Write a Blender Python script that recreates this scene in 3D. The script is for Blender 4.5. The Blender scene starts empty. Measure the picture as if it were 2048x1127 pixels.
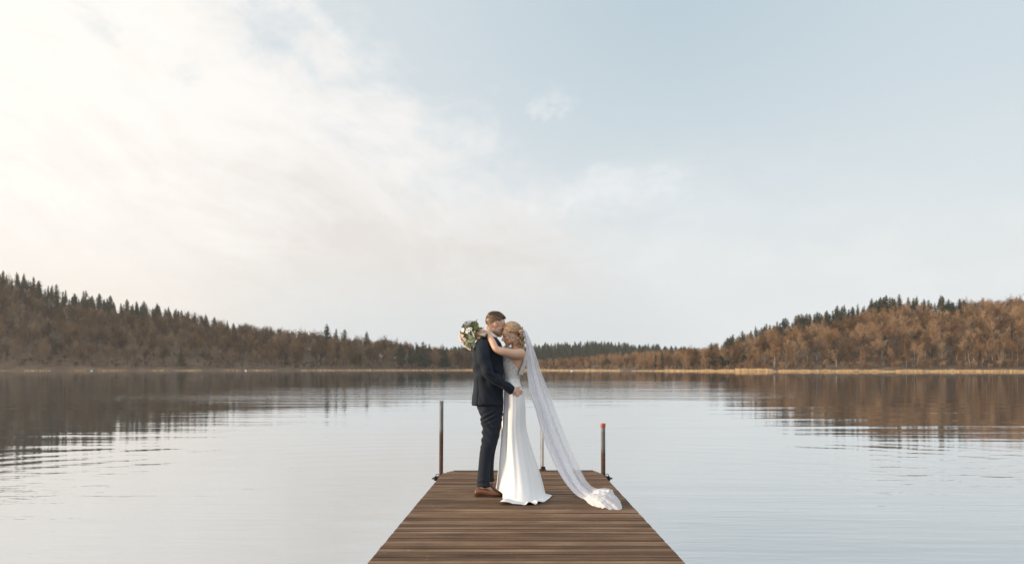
import bpy, bmesh, math, random
import numpy as np
from mathutils import Vector, Matrix, noise as mnoise

R = math.radians
sc = bpy.context.scene
COL = sc.collection

# ---------------------------------------------------------------- camera
F = 1991.1            # focal length in photo pixels (35 mm lens, 36 mm wide frame, 2048 px)
HC = 1.28             # eye height above the deck (deck top is z = 0)
HY = 733.0            # photo row of the true horizon
WZ = -0.55            # water level
cam_d = bpy.data.cameras.new('camera')
cam = bpy.data.objects.new('camera', cam_d); COL.objects.link(cam)
cam.location = (0, 0, HC); cam.rotation_euler = (R(90), 0, 0)
cam_d.lens = 35; cam_d.sensor_width = 36; cam_d.sensor_fit = 'HORIZONTAL'
cam_d.shift_y = (HY - 563.5) / 2048
cam_d.clip_start = 0.1; cam_d.clip_end = 20000
cam_d.dof.use_dof = True; cam_d.dof.focus_distance = 9.9; cam_d.dof.aperture_fstop = 4.5
sc.camera = cam

# ---------------------------------------------------------------- render settings
sc.view_settings.view_transform = 'Standard'; sc.view_settings.look = 'None'
sc.view_settings.exposure = 0.0; sc.view_settings.gamma = 1.0
sc.render.engine = 'CYCLES'
cy = sc.cycles
cy.use_denoising = True
try:
    cy.denoiser = 'OPENIMAGEDENOISE'; cy.denoising_input_passes = 'RGB_ALBEDO_NORMAL'
except Exception: pass
cy.max_bounces = 8; cy.diffuse_bounces = 3; cy.glossy_bounces = 3; cy.transparent_max_bounces = 24
cy.volume_bounces = 1; cy.caustics_reflective = False; cy.caustics_refractive = False
cy.sample_clamp_indirect = 6.0

# ---------------------------------------------------------------- node helpers
class V:
    """A value in a node tree: + - * / build Math nodes."""
    def __init__(s, nt, sock): s.nt = nt; s.o = sock
    def _b(s, op, b, c=None, clamp=False):
        n = s.nt.nodes.new('ShaderNodeMath'); n.operation = op; n.use_clamp = clamp
        for i, v in enumerate((s, b, c)):
            if v is None: continue
            if isinstance(v, V): s.nt.links.new(v.o, n.inputs[i])
            else: n.inputs[i].default_value = v
        return V(s.nt, n.outputs[0])
    def __add__(s, b): return s._b('ADD', b)
    __radd__ = __add__
    def __sub__(s, b): return s._b('SUBTRACT', b)
    def __rsub__(s, b): return (s * -1.0) + b
    def __mul__(s, b): return s._b('MULTIPLY', b)
    __rmul__ = __mul__
    def __truediv__(s, b): return s._b('DIVIDE', b)
    def pow(s, b): return s._b('POWER', b)
    def f(s, op, b=None, c=None): return s._b(op, b, c)
    def clamp(s): return s._b('ADD', 0.0, clamp=True)
    def ss(s, a, b):
        """smoothstep from a to b"""
        n = s.nt.nodes.new('ShaderNodeMapRange'); n.interpolation_type = 'SMOOTHSTEP'
        s.nt.links.new(s.o, n.inputs[0])
        lo, hi, t0, t1 = (a, b, 0, 1) if a < b else (b, a, 1, 0)
        n.inputs[1].default_value = lo; n.inputs[2].default_value = hi
        n.inputs[3].default_value = t0; n.inputs[4].default_value = t1
        return V(s.nt, n.outputs[0])

def new_mat(name):
    m = bpy.data.materials.new(name); m.use_nodes = True
    nt = m.node_tree; return m, nt, nt.nodes['Principled BSDF']

def combine(nt, x, y, z):
    n = nt.nodes.new('ShaderNodeCombineXYZ')
    for i, v in enumerate((x, y, z)):
        if isinstance(v, V): nt.links.new(v.o, n.inputs[i])
        else: n.inputs[i].default_value = v
    return n.outputs[0]

def noise_tex(nt, vec, scale, detail=3, rough=0.5, dist=0.0, kind='ShaderNodeTexNoise'):
    n = nt.nodes.new(kind)
    if vec is not None: nt.links.new(vec, n.inputs['Vector'])
    n.inputs['Scale'].default_value = scale
    if 'Detail' in n.inputs: n.inputs['Detail'].default_value = detail
    if 'Roughness' in n.inputs: n.inputs['Roughness'].default_value = rough
    if 'Distortion' in n.inputs: n.inputs['Distortion'].default_value = dist
    return V(nt, n.outputs[0])

def mapping(nt, vec, scale=(1, 1, 1), rot=(0, 0, 0), loc=(0, 0, 0)):
    n = nt.nodes.new('ShaderNodeMapping'); nt.links.new(vec, n.inputs[0])
    n.inputs['Scale'].default_value = scale; n.inputs['Rotation'].default_value = rot
    n.inputs['Location'].default_value = loc
    return n.outputs[0]

def mixc(nt, fac, a, b, blend='MIX'):
    n = nt.nodes.new('ShaderNodeMix'); n.data_type = 'RGBA'; n.blend_type = blend
    for i, v in ((0, fac), (6, a), (7, b)):
        if isinstance(v, V): nt.links.new(v.o, n.inputs[i])
        elif hasattr(v, 'links'): nt.links.new(v, n.inputs[i])
        elif isinstance(v, (int, float)): n.inputs[i].default_value = v
        else: n.inputs[i].default_value = (*v, 1) if len(v) == 3 else v
    return n.outputs[2]

def ramp(nt, fac, stops):
    n = nt.nodes.new('ShaderNodeValToRGB'); nt.links.new(fac.o if isinstance(fac, V) else fac, n.inputs[0])
    e = n.color_ramp.elements
    while len(e) < len(stops): e.new(0.5)
    for k, (p, c) in enumerate(stops): e[k].position = p; e[k].color = (*c, 1)
    return n.outputs[0]

def bump(nt, bsdf, h, strength=0.3, dist=0.01):
    n = nt.nodes.new('ShaderNodeBump'); n.inputs['Strength'].default_value = strength
    n.inputs['Distance'].default_value = dist
    nt.links.new(h.o if isinstance(h, V) else h, n.inputs['Height'])
    nt.links.new(n.outputs[0], bsdf.inputs['Normal'])

def setin(bsdf, name, v):
    nt = bsdf.id_data
    if isinstance(v, V): nt.links.new(v.o, bsdf.inputs[name])
    elif hasattr(v, 'links'): nt.links.new(v, bsdf.inputs[name])
    else: bsdf.inputs[name].default_value = (*v, 1) if isinstance(v, tuple) and bsdf.inputs[name].type == 'RGBA' else v

def texco(nt, which): return nt.nodes.new('ShaderNodeTexCoord').outputs[which]
def geo_pos(nt): return nt.nodes.new('ShaderNodeNewGeometry').outputs['Position']

# ---------------------------------------------------------------- sky and sun
SUN_AZ, SUN_EL = -97.0, 10.5        # degrees left of the view direction, above the horizon
world = bpy.data.worlds.new('World'); sc.world = world; world.use_nodes = True
def build_sky():
    nt = world.node_tree; nt.nodes.clear()
    out = nt.nodes.new('ShaderNodeOutputWorld'); bg = nt.nodes.new('ShaderNodeBackground')
    sky = nt.nodes.new('ShaderNodeTexSky'); sky.sky_type = 'NISHITA'; sky.sun_disc = False
    sky.sun_elevation = R(SUN_EL); sky.sun_rotation = R(SUN_AZ)
    sky.air_density = 1.0; sky.dust_density = 1.5; sky.ozone_density = 1.4
    d = texco(nt, 'Generated')
    sep = nt.nodes.new('ShaderNodeSeparateXYZ'); nt.links.new(d, sep.inputs[0])
    x, y, z = (V(nt, sep.outputs[i]) for i in range(3))
    az = x.f('ARCTAN2', y) * (180 / math.pi)          # degrees, + to the right
    el = z.f('ARCSINE') * (180 / math.pi)
    # a high, thin cloud deck seen in perspective: streaks run towards lower right
    warp = noise_tex(nt, d, 5.0, 3, 0.5)
    warp2 = noise_tex(nt, mapping(nt, d, loc=(7.3, 2.1, 5.5)), 5.0, 3, 0.5)
    a2 = az + (warp - 0.5) * 7.0
    e2 = el + (warp2 - 0.5) * 5.0
    # coordinates along / across the streaks (streaks fall to the right by ~28 degrees in the upper part)
    along = a2 * 0.88 - e2 * 0.47
    across = a2 * 0.47 + e2 * 0.88
    st = noise_tex(nt, combine(nt, along * 0.085, across * 0.24, 0.0), 1.0, 5, 0.58)
    hz = noise_tex(nt, combine(nt, a2 * 0.07, e2 * 0.26, 3.7), 1.0, 5, 0.58)
    fine = noise_tex(nt, combine(nt, a2 * 0.22, e2 * 0.34, 9.2), 1.0, 6, 0.6)
    finer = noise_tex(nt, combine(nt, a2 * 0.62, e2 * 0.95, 4.4), 1.0, 6, 0.62)
    # main cloud body: everything left of / below a ragged line falling from upper left to centre right
    edge = across * -1.0 + 10.3 + (st - 0.5) * 15.0 + (fine - 0.5) * 12.0 + (finer - 0.5) * 5.0
    body = edge.ss(-3.6, 5.0)
    right_fade = (az + (fine - 0.5) * 16.0 + (hz - 0.5) * 10.0).ss(12.0, -1.0)
    body = body * right_fade
    # thin low sheet to the right
    sheet = (e2 + (hz - 0.5) * 16.0 + (finer - 0.5) * 3.0).ss(13.0, 4.0) * 0.8
    # a long thin streak right of centre, with torn edges
    dx = (az + (fine - 0.5) * 5.0 - 5.4) / 5.6; dy = (el + (fine - 0.5) * 2.2 - 9.9 - az * 0.13 + 0.8) / 1.5
    streak = ((dx * dx + dy * dy) * -1.0 + 1.0 + (finer - 0.5) * 3.0).ss(-0.3, 1.6) * 0.6
    # torn scraps of cloud above centre, along the edge of the body
    px_ = (az + (finer - 0.5) * 3.4 + (fine - 0.5) * 3.0 - 2.3) / 2.3; py_ = (el + (finer - 0.5) * 2.6 - 14.9 - az * 0.35 + 0.8) / 0.9
    puff = ((px_ * px_ + py_ * py_) * -1.0 + 1.0 + (finer - 0.5) * 4.5).ss(0.1, 1.9) * 0.42
    glow = (az * -1.0).ss(-12.0, 30.0)              # brighter towards the sun
    back = y.ss(0.1, -0.4)                          # unseen sky behind the camera, brightened to light the couple's front
    # --- colours (radiance / 10, background strength is 0.1)
    top = mixc(nt, az.ss(8.0, 26.0), (5.2, 6.25, 6.9), (6.0, 6.9, 7.4))
    top = mixc(nt, az.ss(10.0, -14.0) * 0.75, top, (7.6, 7.95, 8.1))
    blue = mixc(nt, 0.85, sky.outputs[0], mixc(nt, el.ss(2.0, 21.0), (7.7, 8.1, 8.3), top))
    white = mixc(nt, glow, (7.9, 7.95, 8.0), (9.6, 9.15, 8.6))
    shade = mixc(nt, glow, (6.9, 6.7, 6.5), (7.7, 7.2, 6.7))
    # shaded undersides inside the cloud body
    und = (hz * 0.4 + st * 0.35 + finer * 0.25 + (e2.ss(16.0, 4.0) - 0.5) * 0.20).ss(0.40, 0.66)
    lowband = (e2 + (finer - 0.5) * 4.0).ss(14.5, 7.5) * e2.ss(2.0, 8.0) * (a2.ss(-24.0, -9.0))
    rip = noise_tex(nt, combine(nt, along * 0.20, across * 0.75, 6.1), 1.0, 5, 0.6)      # fine streaks
    und = (und * 0.6 * (1.0 - az.ss(-13.0, -23.0) * 0.45) + lowband * 0.5 + (rip - 0.50) * 1.0 * e2.ss(4.0, 9.0)).clamp()
    cloud = mixc(nt, und, white, shade)
    c = mixc(nt, sheet, blue, mixc(nt, (hz * 0.5 + fine * 0.5).ss(0.4, 0.62), (7.0, 7.35, 7.5), (7.8, 7.95, 8.0)))
    c = mixc(nt, body * 0.94, c, cloud)
    c = mixc(nt, streak, c, (8.3, 8.35, 8.4))
    c = mixc(nt, puff, c, (8.4, 8.45, 8.5))
    # grey-blue band low over the far shore, warm milky one to the left
    low = el.ss(7.0, 1.5)
    c = mixc(nt, low * 0.75, c, mixc(nt, az.ss(-9.0, -22.0), mixc(nt, az.ss(4.0, 16.0), (6.2, 6.65, 6.85), (7.3, 7.65, 7.8)), (8.1, 7.45, 6.75)))
    # glare round the veiled sun
    sx, sy, sz = (math.sin(R(SUN_AZ)) * math.cos(R(SUN_EL)), math.cos(R(SUN_AZ)) * math.cos(R(SUN_EL)), math.sin(R(SUN_EL)))
    dot = x * sx + y * sy + z * sz
    g = dot.f('MAXIMUM', 0.0).pow(5.0)
    c = mixc(nt, 1.0, c, mixc(nt, g, (0, 0, 0), (4.2, 3.4, 2.4)), 'ADD')
    c = mixc(nt, back, c, mixc(nt, hz.ss(0.35, 0.65), (8.8, 9.4, 10.0), (11.6, 11.6, 11.6)))
    nt.links.new(c, bg.inputs[0]); bg.inputs[1].default_value = 0.112
    nt.links.new(bg.outputs[0], out.inputs[0])
build_sky()
world.cycles.sampling_method = 'MANUAL'; world.cycles.sample_map_resolution = 512

sun_d = bpy.data.lights.new('sun', 'SUN'); sun = bpy.data.objects.new('sun', sun_d); COL.objects.link(sun)
sun_d.energy = 5.0; sun_d.angle = R(9); sun_d.color = (1.0, 0.77, 0.54)
sd = Vector((math.sin(R(SUN_AZ)) * math.cos(R(SUN_EL)), math.cos(R(SUN_AZ)) * math.cos(R(SUN_EL)), math.sin(R(SUN_EL))))
sun.rotation_euler = sd.to_track_quat('Z', 'Y').to_euler()
sun.location = sd * 60

# ---------------------------------------------------------------- object helpers
def mesh_np(name, verts, faces_flat, sizes, mat=None, smooth=False, attrs=None):
    """A mesh from numpy arrays: verts (n,3), flat vertex indices, face sizes."""
    me = bpy.data.meshes.new(name)
    verts = np.asarray(verts, dtype=np.float32); faces_flat = np.asarray(faces_flat, dtype=np.int32); sizes = np.asarray(sizes, dtype=np.int32)
    me.vertices.add(len(verts)); me.vertices.foreach_set('co', verts.ravel())
    me.loops.add(len(faces_flat)); me.loops.foreach_set('vertex_index', faces_flat)
    me.polygons.add(len(sizes))
    me.polygons.foreach_set('loop_start', np.concatenate(([0], np.cumsum(sizes)[:-1])).astype(np.int32))
    me.update(calc_edges=True)
    me.polygons.foreach_set('use_smooth', [smooth] * len(sizes))
    for k, v in (attrs or {}).items():
        at = me.attributes.new(k, 'FLOAT', 'POINT'); at.data.foreach_set('value', np.asarray(v, dtype=np.float32))
    me.validate(); me.update()
    if mat: me.materials.append(mat)
    return me

def obj(name, me, parent=None, loc=None):
    o = bpy.data.objects.new(name, me); COL.objects.link(o)
    if parent: o.parent = parent
    if loc is not None: o.location = loc
    return o

def tag(o, label=None, cat=None, group=None, kind=None):
    if label: o['label'] = label
    if cat: o['category'] = cat
    if group: o['group'] = group
    if kind: o['kind'] = kind
    return o

def empty(name, loc=(0, 0, 0), rz=0):
    o = bpy.data.objects.new(name, None); COL.objects.link(o); o.location = loc; o.rotation_euler = (0, 0, rz)
    o.empty_display_size = 0.1
    return o

def interp(tab, x):
    t = np.asarray(tab, dtype=float); return np.interp(x, t[:, 0], t[:, 1])

def px_world(px, py, D):
    """the point at depth D that the photo shows at pixel (px, py)"""
    return Vector(((px - 1024) / F * D, D, HC + (HY - py) / F * D))

# ---------------------------------------------------------------- water
def build_water():
    m, nt, b = new_mat('lake_water')
    p = geo_pos(nt)
    # calm and ruffled patches
    patch = noise_tex(nt, mapping(nt, p, (0.010, 0.030, 1)), 1.0, 2, 0.5).ss(0.38, 0.66)
    def layer(sx, sy, rot, amp, det=2, rough=0.45, loc=(0, 0, 0)):
        return (noise_tex(nt, mapping(nt, p, (sx, sy, 1), (0, 0, R(rot)), loc), 1.0, det, rough, 0.3) - 0.5) * amp
    sy_ = nt.nodes.new('ShaderNodeSeparateXYZ'); nt.links.new(p, sy_.inputs[0])
    lee = V(nt, sy_.outputs[1]).ss(190.0, 40.0) * 0.7 + 0.3          # sheltered, calmer water under the far shore
    patch = patch * lee
    h = layer(0.06, 0.30, 4, 0.026) + layer(0.11, 0.42, -11, 0.010, loc=(5, 2, 0)) + layer(0.20, 0.95, -6, 0.0085 , loc=(3, 9, 0)) * (patch * 0.9 + 0.35)
    h = h + layer(0.55, 2.2, 9, 0.0064, 3, 0.55, (11, 4, 0)) * (patch + 0.3) * lee + layer(1.7, 5.0, -12, 0.0030, 3, 0.55, (1, 7, 0)) * (patch + 0.25) * lee
    # faint rings round the dock end
    sep = nt.nodes.new('ShaderNodeSeparateXYZ'); nt.links.new(p, sep.inputs[0])
    X, Y = V(nt, sep.outputs[0]), V(nt, sep.outputs[1])
    dx, dy = X + 0.1, Y - 12.8
    r = (dx * dx + dy * dy).f('SQRT')
    env = r.ss(3.0, 9.5) * r.ss(16.0, 11.0)
    h = h + (r * 6.0).f('SINE') * env * 0.0011
    bump(nt, b, h, 1.0, 1.0)
    setin(b, 'Base Color', (0.055, 0.080, 0.085)); setin(b, 'Roughness', 0.02); setin(b, 'IOR', 1.45)
    gl = nt.nodes.new('ShaderNodeBsdfGlossy'); gl.inputs['Color'].default_value = (0.97, 0.985, 1, 1); gl.inputs['Roughness'].default_value = 0.02
    nt.links.new(b.inputs['Normal'].links[0].from_socket, gl.inputs['Normal'])
    mx = nt.nodes.new('ShaderNodeMixShader'); mx.inputs[0].default_value = 0.54
    nt.links.new(b.outputs[0], mx.inputs[1]); nt.links.new(gl.outputs[0], mx.inputs[2]); nt.links.new(mx.outputs[0], nt.nodes['Material Output'].inputs[0])
    v = np.array([(-1000, -50, WZ), (1000, -50, WZ), (1000, 1160, WZ), (-1000, 1160, WZ)])
    me = mesh_np('water', v, [0, 1, 2, 3], [4], m)
    return tag(obj('water', me), 'calm lake water mirroring sky and wooded shores', kind='structure')
build_water()
# ---------------------------------------------------------------- land round the lake
# tables over photo columns: shore depth, ridge depth, skyline row of the near woods, and the far hill behind
SHORE = [(-1500, 430), (-400, 440), (0, 455), (500, 480), (930, 520), (1060, 500), (1300, 440), (1480, 395), (1560, 385), (2048, 370), (2600, 360), (3500, 350)]
RIDGE = [(-1500, 620), (-400, 620), (0, 600), (500, 610), (800, 600), (930, 590), (1060, 560), (1300, 520), (1480, 500), (1600, 520), (2048, 520), (2600, 520), (3500, 520)]
SKYL = [(-1500, 470), (-300, 500), (0, 522), (50, 536), (100, 558), (150, 572), (200, 579), (250, 588), (300, 595), (350, 608), (400, 617), (440, 630), (500, 645), (600, 655),
        (700, 668), (770, 673), (830, 682), (880, 690), (920, 699), (960, 709), (1060, 715), (1130, 711), (1200, 706), (1250, 701), (1300, 697), (1400, 693), (1440, 687),
        (1480, 667), (1520, 652), (1550, 643), (1600, 630), (1650, 617), (1700, 605), (1750, 596), (1800, 592), (1900, 594), (2000, 592), (2048, 591), (2400, 590), (3500, 580)]
FARSK = [(500, 740), (700, 712), (850, 695), (930, 688), (1060, 683), (1120, 681), (1190, 678), (1250, 681), (1300, 684), (1350, 688), (1400, 694), (1480, 703), (1700, 725), (1900, 740)]
FS, FR = 800.0, 960.0
TH = 12.0                                              # height of the woods, metres

HF = [(-1500, 1), (880, 1), (960, .75), (1050, .52), (1200, .52), (1300, .68), (1400, .85), (1480, 1), (3500, 1)]      # how tall the trees grow there
def near_ridge_ground(px):
    D = interp(RIDGE, px); z = HC + (HY - interp(SKYL, px)) / F * D
    return np.maximum(z - TH * interp(HF, px), WZ + 1.0)
def far_ridge_ground(px):
    return np.maximum(HC + (HY - interp(FARSK, px)) / F * FR - 15.0, WZ + 1.0)

def ground_z(px, D):
    px = np.asarray(px, float); D = np.asarray(D, float)
    s0, r0, g = interp(SHORE, px), interp(RIDGE, px), near_ridge_ground(px)
    s = (D - s0) / (r0 - s0)
    up = np.clip(s, 0, 1)
    z = (WZ + 0.25) + (g - WZ - 0.25) * (up ** 0.85) * (1 + 0.0 * up)
    z = np.where(s > 1, g - np.clip(s - 1, 0, 3) * 4.0, z)
    z = np.where(s < 0, WZ + 0.25 + s * 10.0, z)
    z = np.maximum(z, WZ - 3)
    f = np.clip((D - FS) / (FR - FS), 0, 1) ** 0.8
    zf = WZ + 0.6 + (far_ridge_ground(px) - WZ - 0.6) * f
    z2 = np.where(D > 700, np.maximum(np.maximum(z, zf), WZ + 0.6), z)
    return z2

def build_terrain():
    m, nt, b = new_mat('forest_floor')
    p = geo_pos(nt)
    n = noise_tex(nt, p, 0.15, 5, 0.6)
    setin(b, 'Base Color', ramp(nt, n, [(0.3, (0.045, 0.032, 0.020)), (0.5, (0.10, 0.062, 0.036)), (0.72, (0.15, 0.10, 0.055))]))
    setin(b, 'Roughness', 0.95)
    cols = np.arange(-700, 2760, 20.0)
    rows = np.concatenate((np.arange(330, 700, 6.0), np.arange(700, 1160, 16.0)))
    PX, D = np.meshgrid(cols, rows, indexing='ij')
    Z = ground_z(PX, D)
    rng = np.random.default_rng(3)
    Z = Z + np.where(Z > WZ + 0.6, rng.normal(0, 0.25, Z.shape), 0)
    X = (PX - 1024) / F * D
    v = np.stack((X, D, Z), -1).reshape(-1, 3)
    nc, nr = len(cols), len(rows)
    i = np.arange((nc - 1) * (nr - 1)); a = (i // (nr - 1)) * nr + i % (nr - 1)
    f = np.stack((a, a + nr, a + nr + 1, a + 1), -1)
    me = mesh_np('hills', v, f.ravel(), np.full(len(f), 4), m, True)
    tag(obj('hills', me), 'wooded hills around the lake', kind='structure')
build_terrain()

# ---------------------------------------------------------------- trees: geometry as numpy triangles
def tri_prism(segs, sides=3):
    """segments (p0,p1,r0,r1) -> verts, tris"""
    P0 = np.array([s[0] for s in segs]); P1 = np.array([s[1] for s in segs])
    r0 = np.array([s[2] for s in segs])[:, None]; r1 = np.array([s[3] for s in segs])[:, None]
    d = P1 - P0; d /= np.linalg.norm(d, axis=1, keepdims=True) + 1e-9
    ref = np.where(np.abs(d[:, 2:3]) > 0.9, np.array([[1.0, 0, 0]]), np.array([[0, 0, 1.0]]))
    u = np.cross(d, ref); u /= np.linalg.norm(u, axis=1, keepdims=True) + 1e-9
    w = np.cross(d, u)
    n = len(segs); vs = np.zeros((n, sides * 2, 3))
    for k in range(sides):
        a = 2 * math.pi * k / sides
        o = u * math.cos(a) + w * math.sin(a)
        vs[:, k] = P0 + o * r0; vs[:, sides + k] = P1 + o * r1
    tr = []
    for k in range(sides):
        k2 = (k + 1) % sides
        tr += [(k, k2, sides + k2), (k, sides + k2, sides + k)]
    tr = np.array(tr); T = (np.arange(n)[:, None, None] * (sides * 2) + tr[None]).reshape(-1, 3)
    return vs.reshape(-1, 3), T

def blades(P0, P1, w, rng):
    """flat tapering blades from P0 to P1, base width w"""
    d = P1 - P0; r = rng.normal(size=d.shape); u = np.cross(d, r); u /= np.linalg.norm(u, axis=1, keepdims=True) + 1e-9
    n = len(P0); vs = np.stack((P0 + u * w[:, None] / 2, P0 - u * w[:, None] / 2, P1), 1).reshape(-1, 3)
    return vs, np.arange(3 * n).reshape(-1, 3)

def join(parts):
    vs, ts, o = [], [], 0
    for v, t in parts:
        vs.append(v); ts.append(t + o); o += len(v)
    return np.concatenate(vs), np.concatenate(ts)

def rdir(rng, base, ang):
    base = base / np.linalg.norm(base)
    r = rng.normal(size=3); r -= base * r.dot(base); r /= np.linalg.norm(r) + 1e-9
    return base * math.cos(ang) + r * math.sin(ang)

def bare_tree_geo(seed, h=12.0, spread=1.0, lean=0.0, dens=1.0, stems=1):
    rng = np.random.default_rng(seed); trunk = []; limbs = []; tw0 = []; tw1 = []; tww = []
    for sidx in range(stems):
        a0 = rng.uniform(0, 6.28)
        p = np.array([math.cos(a0), math.sin(a0), 0]) * (0.35 if stems > 1 else 0.0)
        d = np.array([lean + rng.normal(0, .06) + (math.cos(a0) * .22 if stems > 1 else 0), rng.normal(0, .06) + (math.sin(a0) * .22 if stems > 1 else 0), 1.0]); d /= np.linalg.norm(d)
        r = 0.016 * h / stems ** 0.5; nseg = 7; tl = h * rng.uniform(.62, .72); pts = [p]; ds = []
        for k in range(nseg):
            q = p + d * tl / nseg; r2 = r * 0.83
            trunk.append((p - d * 0.02, q, r, r2)); ds.append(d); p = q; r = r2; pts.append(p)
            d = d + rng.normal(0, .09, 3) + np.array([0, 0, .05]); d /= np.linalg.norm(d)
        nl = int(rng.integers(9, 12) / (1 if stems == 1 else 1.5))
        for i in range(nl):
            t = rng.uniform(.26, 1.0) if i else 1.0
            f = t * nseg; k = min(int(f), nseg - 1); bp = pts[k] + (pts[k + 1] - pts[k]) * (f - k)
            ld = rdir(rng, ds[k] + np.array([0, 0, .25]), rng.uniform(.35, .85) * (0.5 if i == 0 else 1.0))
            ll = h * rng.uniform(.24, .36) * spread * (1.15 - 0.5 * t)
            lr = .007 * h * (1.2 - t * .6); q = bp; sg = 4
            for kk in range(sg):
                q2 = q + ld * ll / sg; limbs.append((q, q2, lr, lr * .72)); lr *= .72
                nb = int(3 * dens + rng.random())
                for _ in range(nb):
                    o = q + (q2 - q) * rng.random(); bd = rdir(rng, ld, rng.uniform(.4, 1.0)); bl = ll * rng.uniform(.25, .45)
                    e = o + bd * bl + np.array([0, 0, .03 * bl]); limbs.append((o, e, lr * .5, lr * .2))
                    for _ in range(7):
                        f2 = rng.random(); o2 = o + (e - o) * f2; td = rdir(rng, bd, rng.uniform(.2, .9)); L = h * rng.uniform(.04, .095)
                        tw0.append(o2); tw1.append(o2 + td * L); tww.append(h * rng.uniform(.005, .010))
                        o3 = o2 + td * L * .5; td2 = rdir(rng, td, .7); tw0.append(o3); tw1.append(o3 + td2 * L * .7); tww.append(h * rng.uniform(.004, .008))
                q = q2; ld = ld + rng.normal(0, .16, 3) + np.array([0, 0, .10]); ld /= np.linalg.norm(ld)
    tv = tri_prism(trunk, 6)
    cv = join([tri_prism(limbs, 3), blades(np.array(tw0), np.array(tw1), np.array(tww), rng)])
    return tv, cv

def conifer_geo(seed, h=16.0, rmax=2.6, droop=0.25, gaps=0.12, base=0.12):
    rng = np.random.default_rng(seed)
    bend = rng.normal(0, .012, 2)
    def axis(z): return np.array([bend[0] * z * z / h * 1.0, bend[1] * z * z / h, z])
    trunk = [(axis(h * k / 8), axis(h * (k + 1) / 8), .011 * h * (1 - k / 8) + .02, .011 * h * (1 - (k + 1) / 8) + .02) for k in range(8)]
    P0, P1, W = [], [], []
    z = h * base
    while z < h * .97:
        t = (z - h * base) / (h * (1 - base)); L0 = rmax * (1 - t) ** .85 * (0.75 + 0.25 * min(1, t * 6)) + .12
        nb = int(rng.integers(5, 8)) if t < .9 else 4
        off = rng.uniform(0, 6.28); blow = rng.uniform(.75, 1.12)
        for k in range(nb):
            if rng.random() < gaps: continue
            a = off + 6.283 * k / nb + rng.normal(0, .2); L = L0 * blow * rng.uniform(.6, 1.15)
            o = axis(z + rng.normal(0, .1)); dd = np.array([math.cos(a), math.sin(a), rng.uniform(-droop, .12) + .55 * t])
            e = o + dd * L
            P0.append(o); P1.append(e); W.append(.2 * L + .2)
            for _ in range(5):
                f = rng.uniform(.25, 1.0); oo = o + (e - o) * f; sd_ = rng.choice([-1, 1])
                side = np.array([-math.sin(a) * sd_ * .8 + math.cos(a) * .6, math.cos(a) * sd_ * .8 + math.sin(a) * .6, rng.uniform(-.45, .2)])
                P0.append(oo); P1.append(oo + side * rng.uniform(.3, .5) * (L * .55 + .25)); W.append(.17 * L + .2)
        z += h * rng.uniform(.018, .032)
    P0.append(axis(h * .95)); P1.append(axis(h * 1.03)); W.append(.12)
    return tri_prism(trunk, 5), blades(np.array(P0), np.array(P1), np.array(W), rng)

def tint_mat(name, stops, rough=0.9, nscale=0.5):
    m, nt, b = new_mat(name)
    at = nt.nodes.new('ShaderNodeAttribute'); at.attribute_name = 'tint'
    oi = nt.nodes.new('ShaderNodeObjectInfo')
    t = (V(nt, at.outputs['Fac']) + V(nt, oi.outputs['Random'])).f('FRACT')
    n = noise_tex(nt, geo_pos(nt), nscale, 2, 0.5)
    setin(b, 'Base Color', ramp(nt, (t * 1.0 + (n - 0.5) * 0.35).clamp(), stops))
    setin(b, 'Roughness', rough); setin(b, 'Specular IOR Level', 0.04)
    return m
M_twig = tint_mat('bare_twigs', [(0.0, (0.075, 0.044, 0.020)), (0.3, (0.180, 0.102, 0.047)), (0.65, (0.310, 0.184, 0.092)), (1.0, (0.370, 0.255, 0.155))])
M_twig_shaded = tint_mat('shaded_bare_twigs', [(0.0, (0.042, 0.028, 0.015)), (0.4, (0.112, 0.066, 0.032)), (0.75, (0.195, 0.120, 0.060)), (1.0, (0.235, 0.165, 0.095))])  # darker copy of the bare twigs: left hill's shade put into the colour
M_bark = tint_mat('grey_brown_bark', [(0.0, (0.10, 0.072, 0.050)), (1.0, (0.20, 0.15, 0.11))])
M_birch = tint_mat('pale_birch_bark', [(0.0, (0.30, 0.25, 0.20)), (1.0, (0.50, 0.44, 0.37))], nscale=1.5)
M_needle = tint_mat('conifer_needles', [(0.0, (0.030, 0.042, 0.026)), (0.5, (0.050, 0.062, 0.036)), (1.0, (0.080, 0.082, 0.046))])
M_larch = tint_mat('olive_conifer_needles', [(0.0, (0.085, 0.070, 0.032)), (1.0, (0.14, 0.105, 0.048))])

BARE = [bare_tree_geo(10 + k, 12.0, [1.35, 1.5, 1.25, 1.6, 1.3, 1.45, 1.3, 1.4][k], [0, .05, -.06, .1, .0, -.04, .08, -.1][k], 1.0, [1, 1, 1, 1, 2, 1, 2, 1][k]) for k in range(8)]
CONI = [conifer_geo(40 + k, 16.0, [3.6, 4.1, 3.1, 3.9, 4.4, 3.4][k], [.25, .3, .2, .35, .3, .15][k], [.05, .1, .05, .16, .08, .2][k]) for k in range(6)]
def tmesh(name, vt, mat, tint=0.0):
    v, t = vt
    return mesh_np(name, v, t.ravel(), np.full(len(t), 3), mat, False, {'tint': np.full(len(v), tint)})
BM = [(tmesh('bare_trunk', t, M_bark), tmesh('bare_crown', c, M_twig)) for t, c in BARE]
BG = [tmesh('bare_crown', c, M_twig_shaded) for t, c in BARE]
BB = [tmesh('birch_trunk', t, M_birch) for t, c in BARE]
CM = [(tmesh('conifer_trunk', t, M_bark), tmesh('conifer_crown', c, M_needle), tmesh('larch_crown', c, M_larch)) for t, c in CONI]

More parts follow.
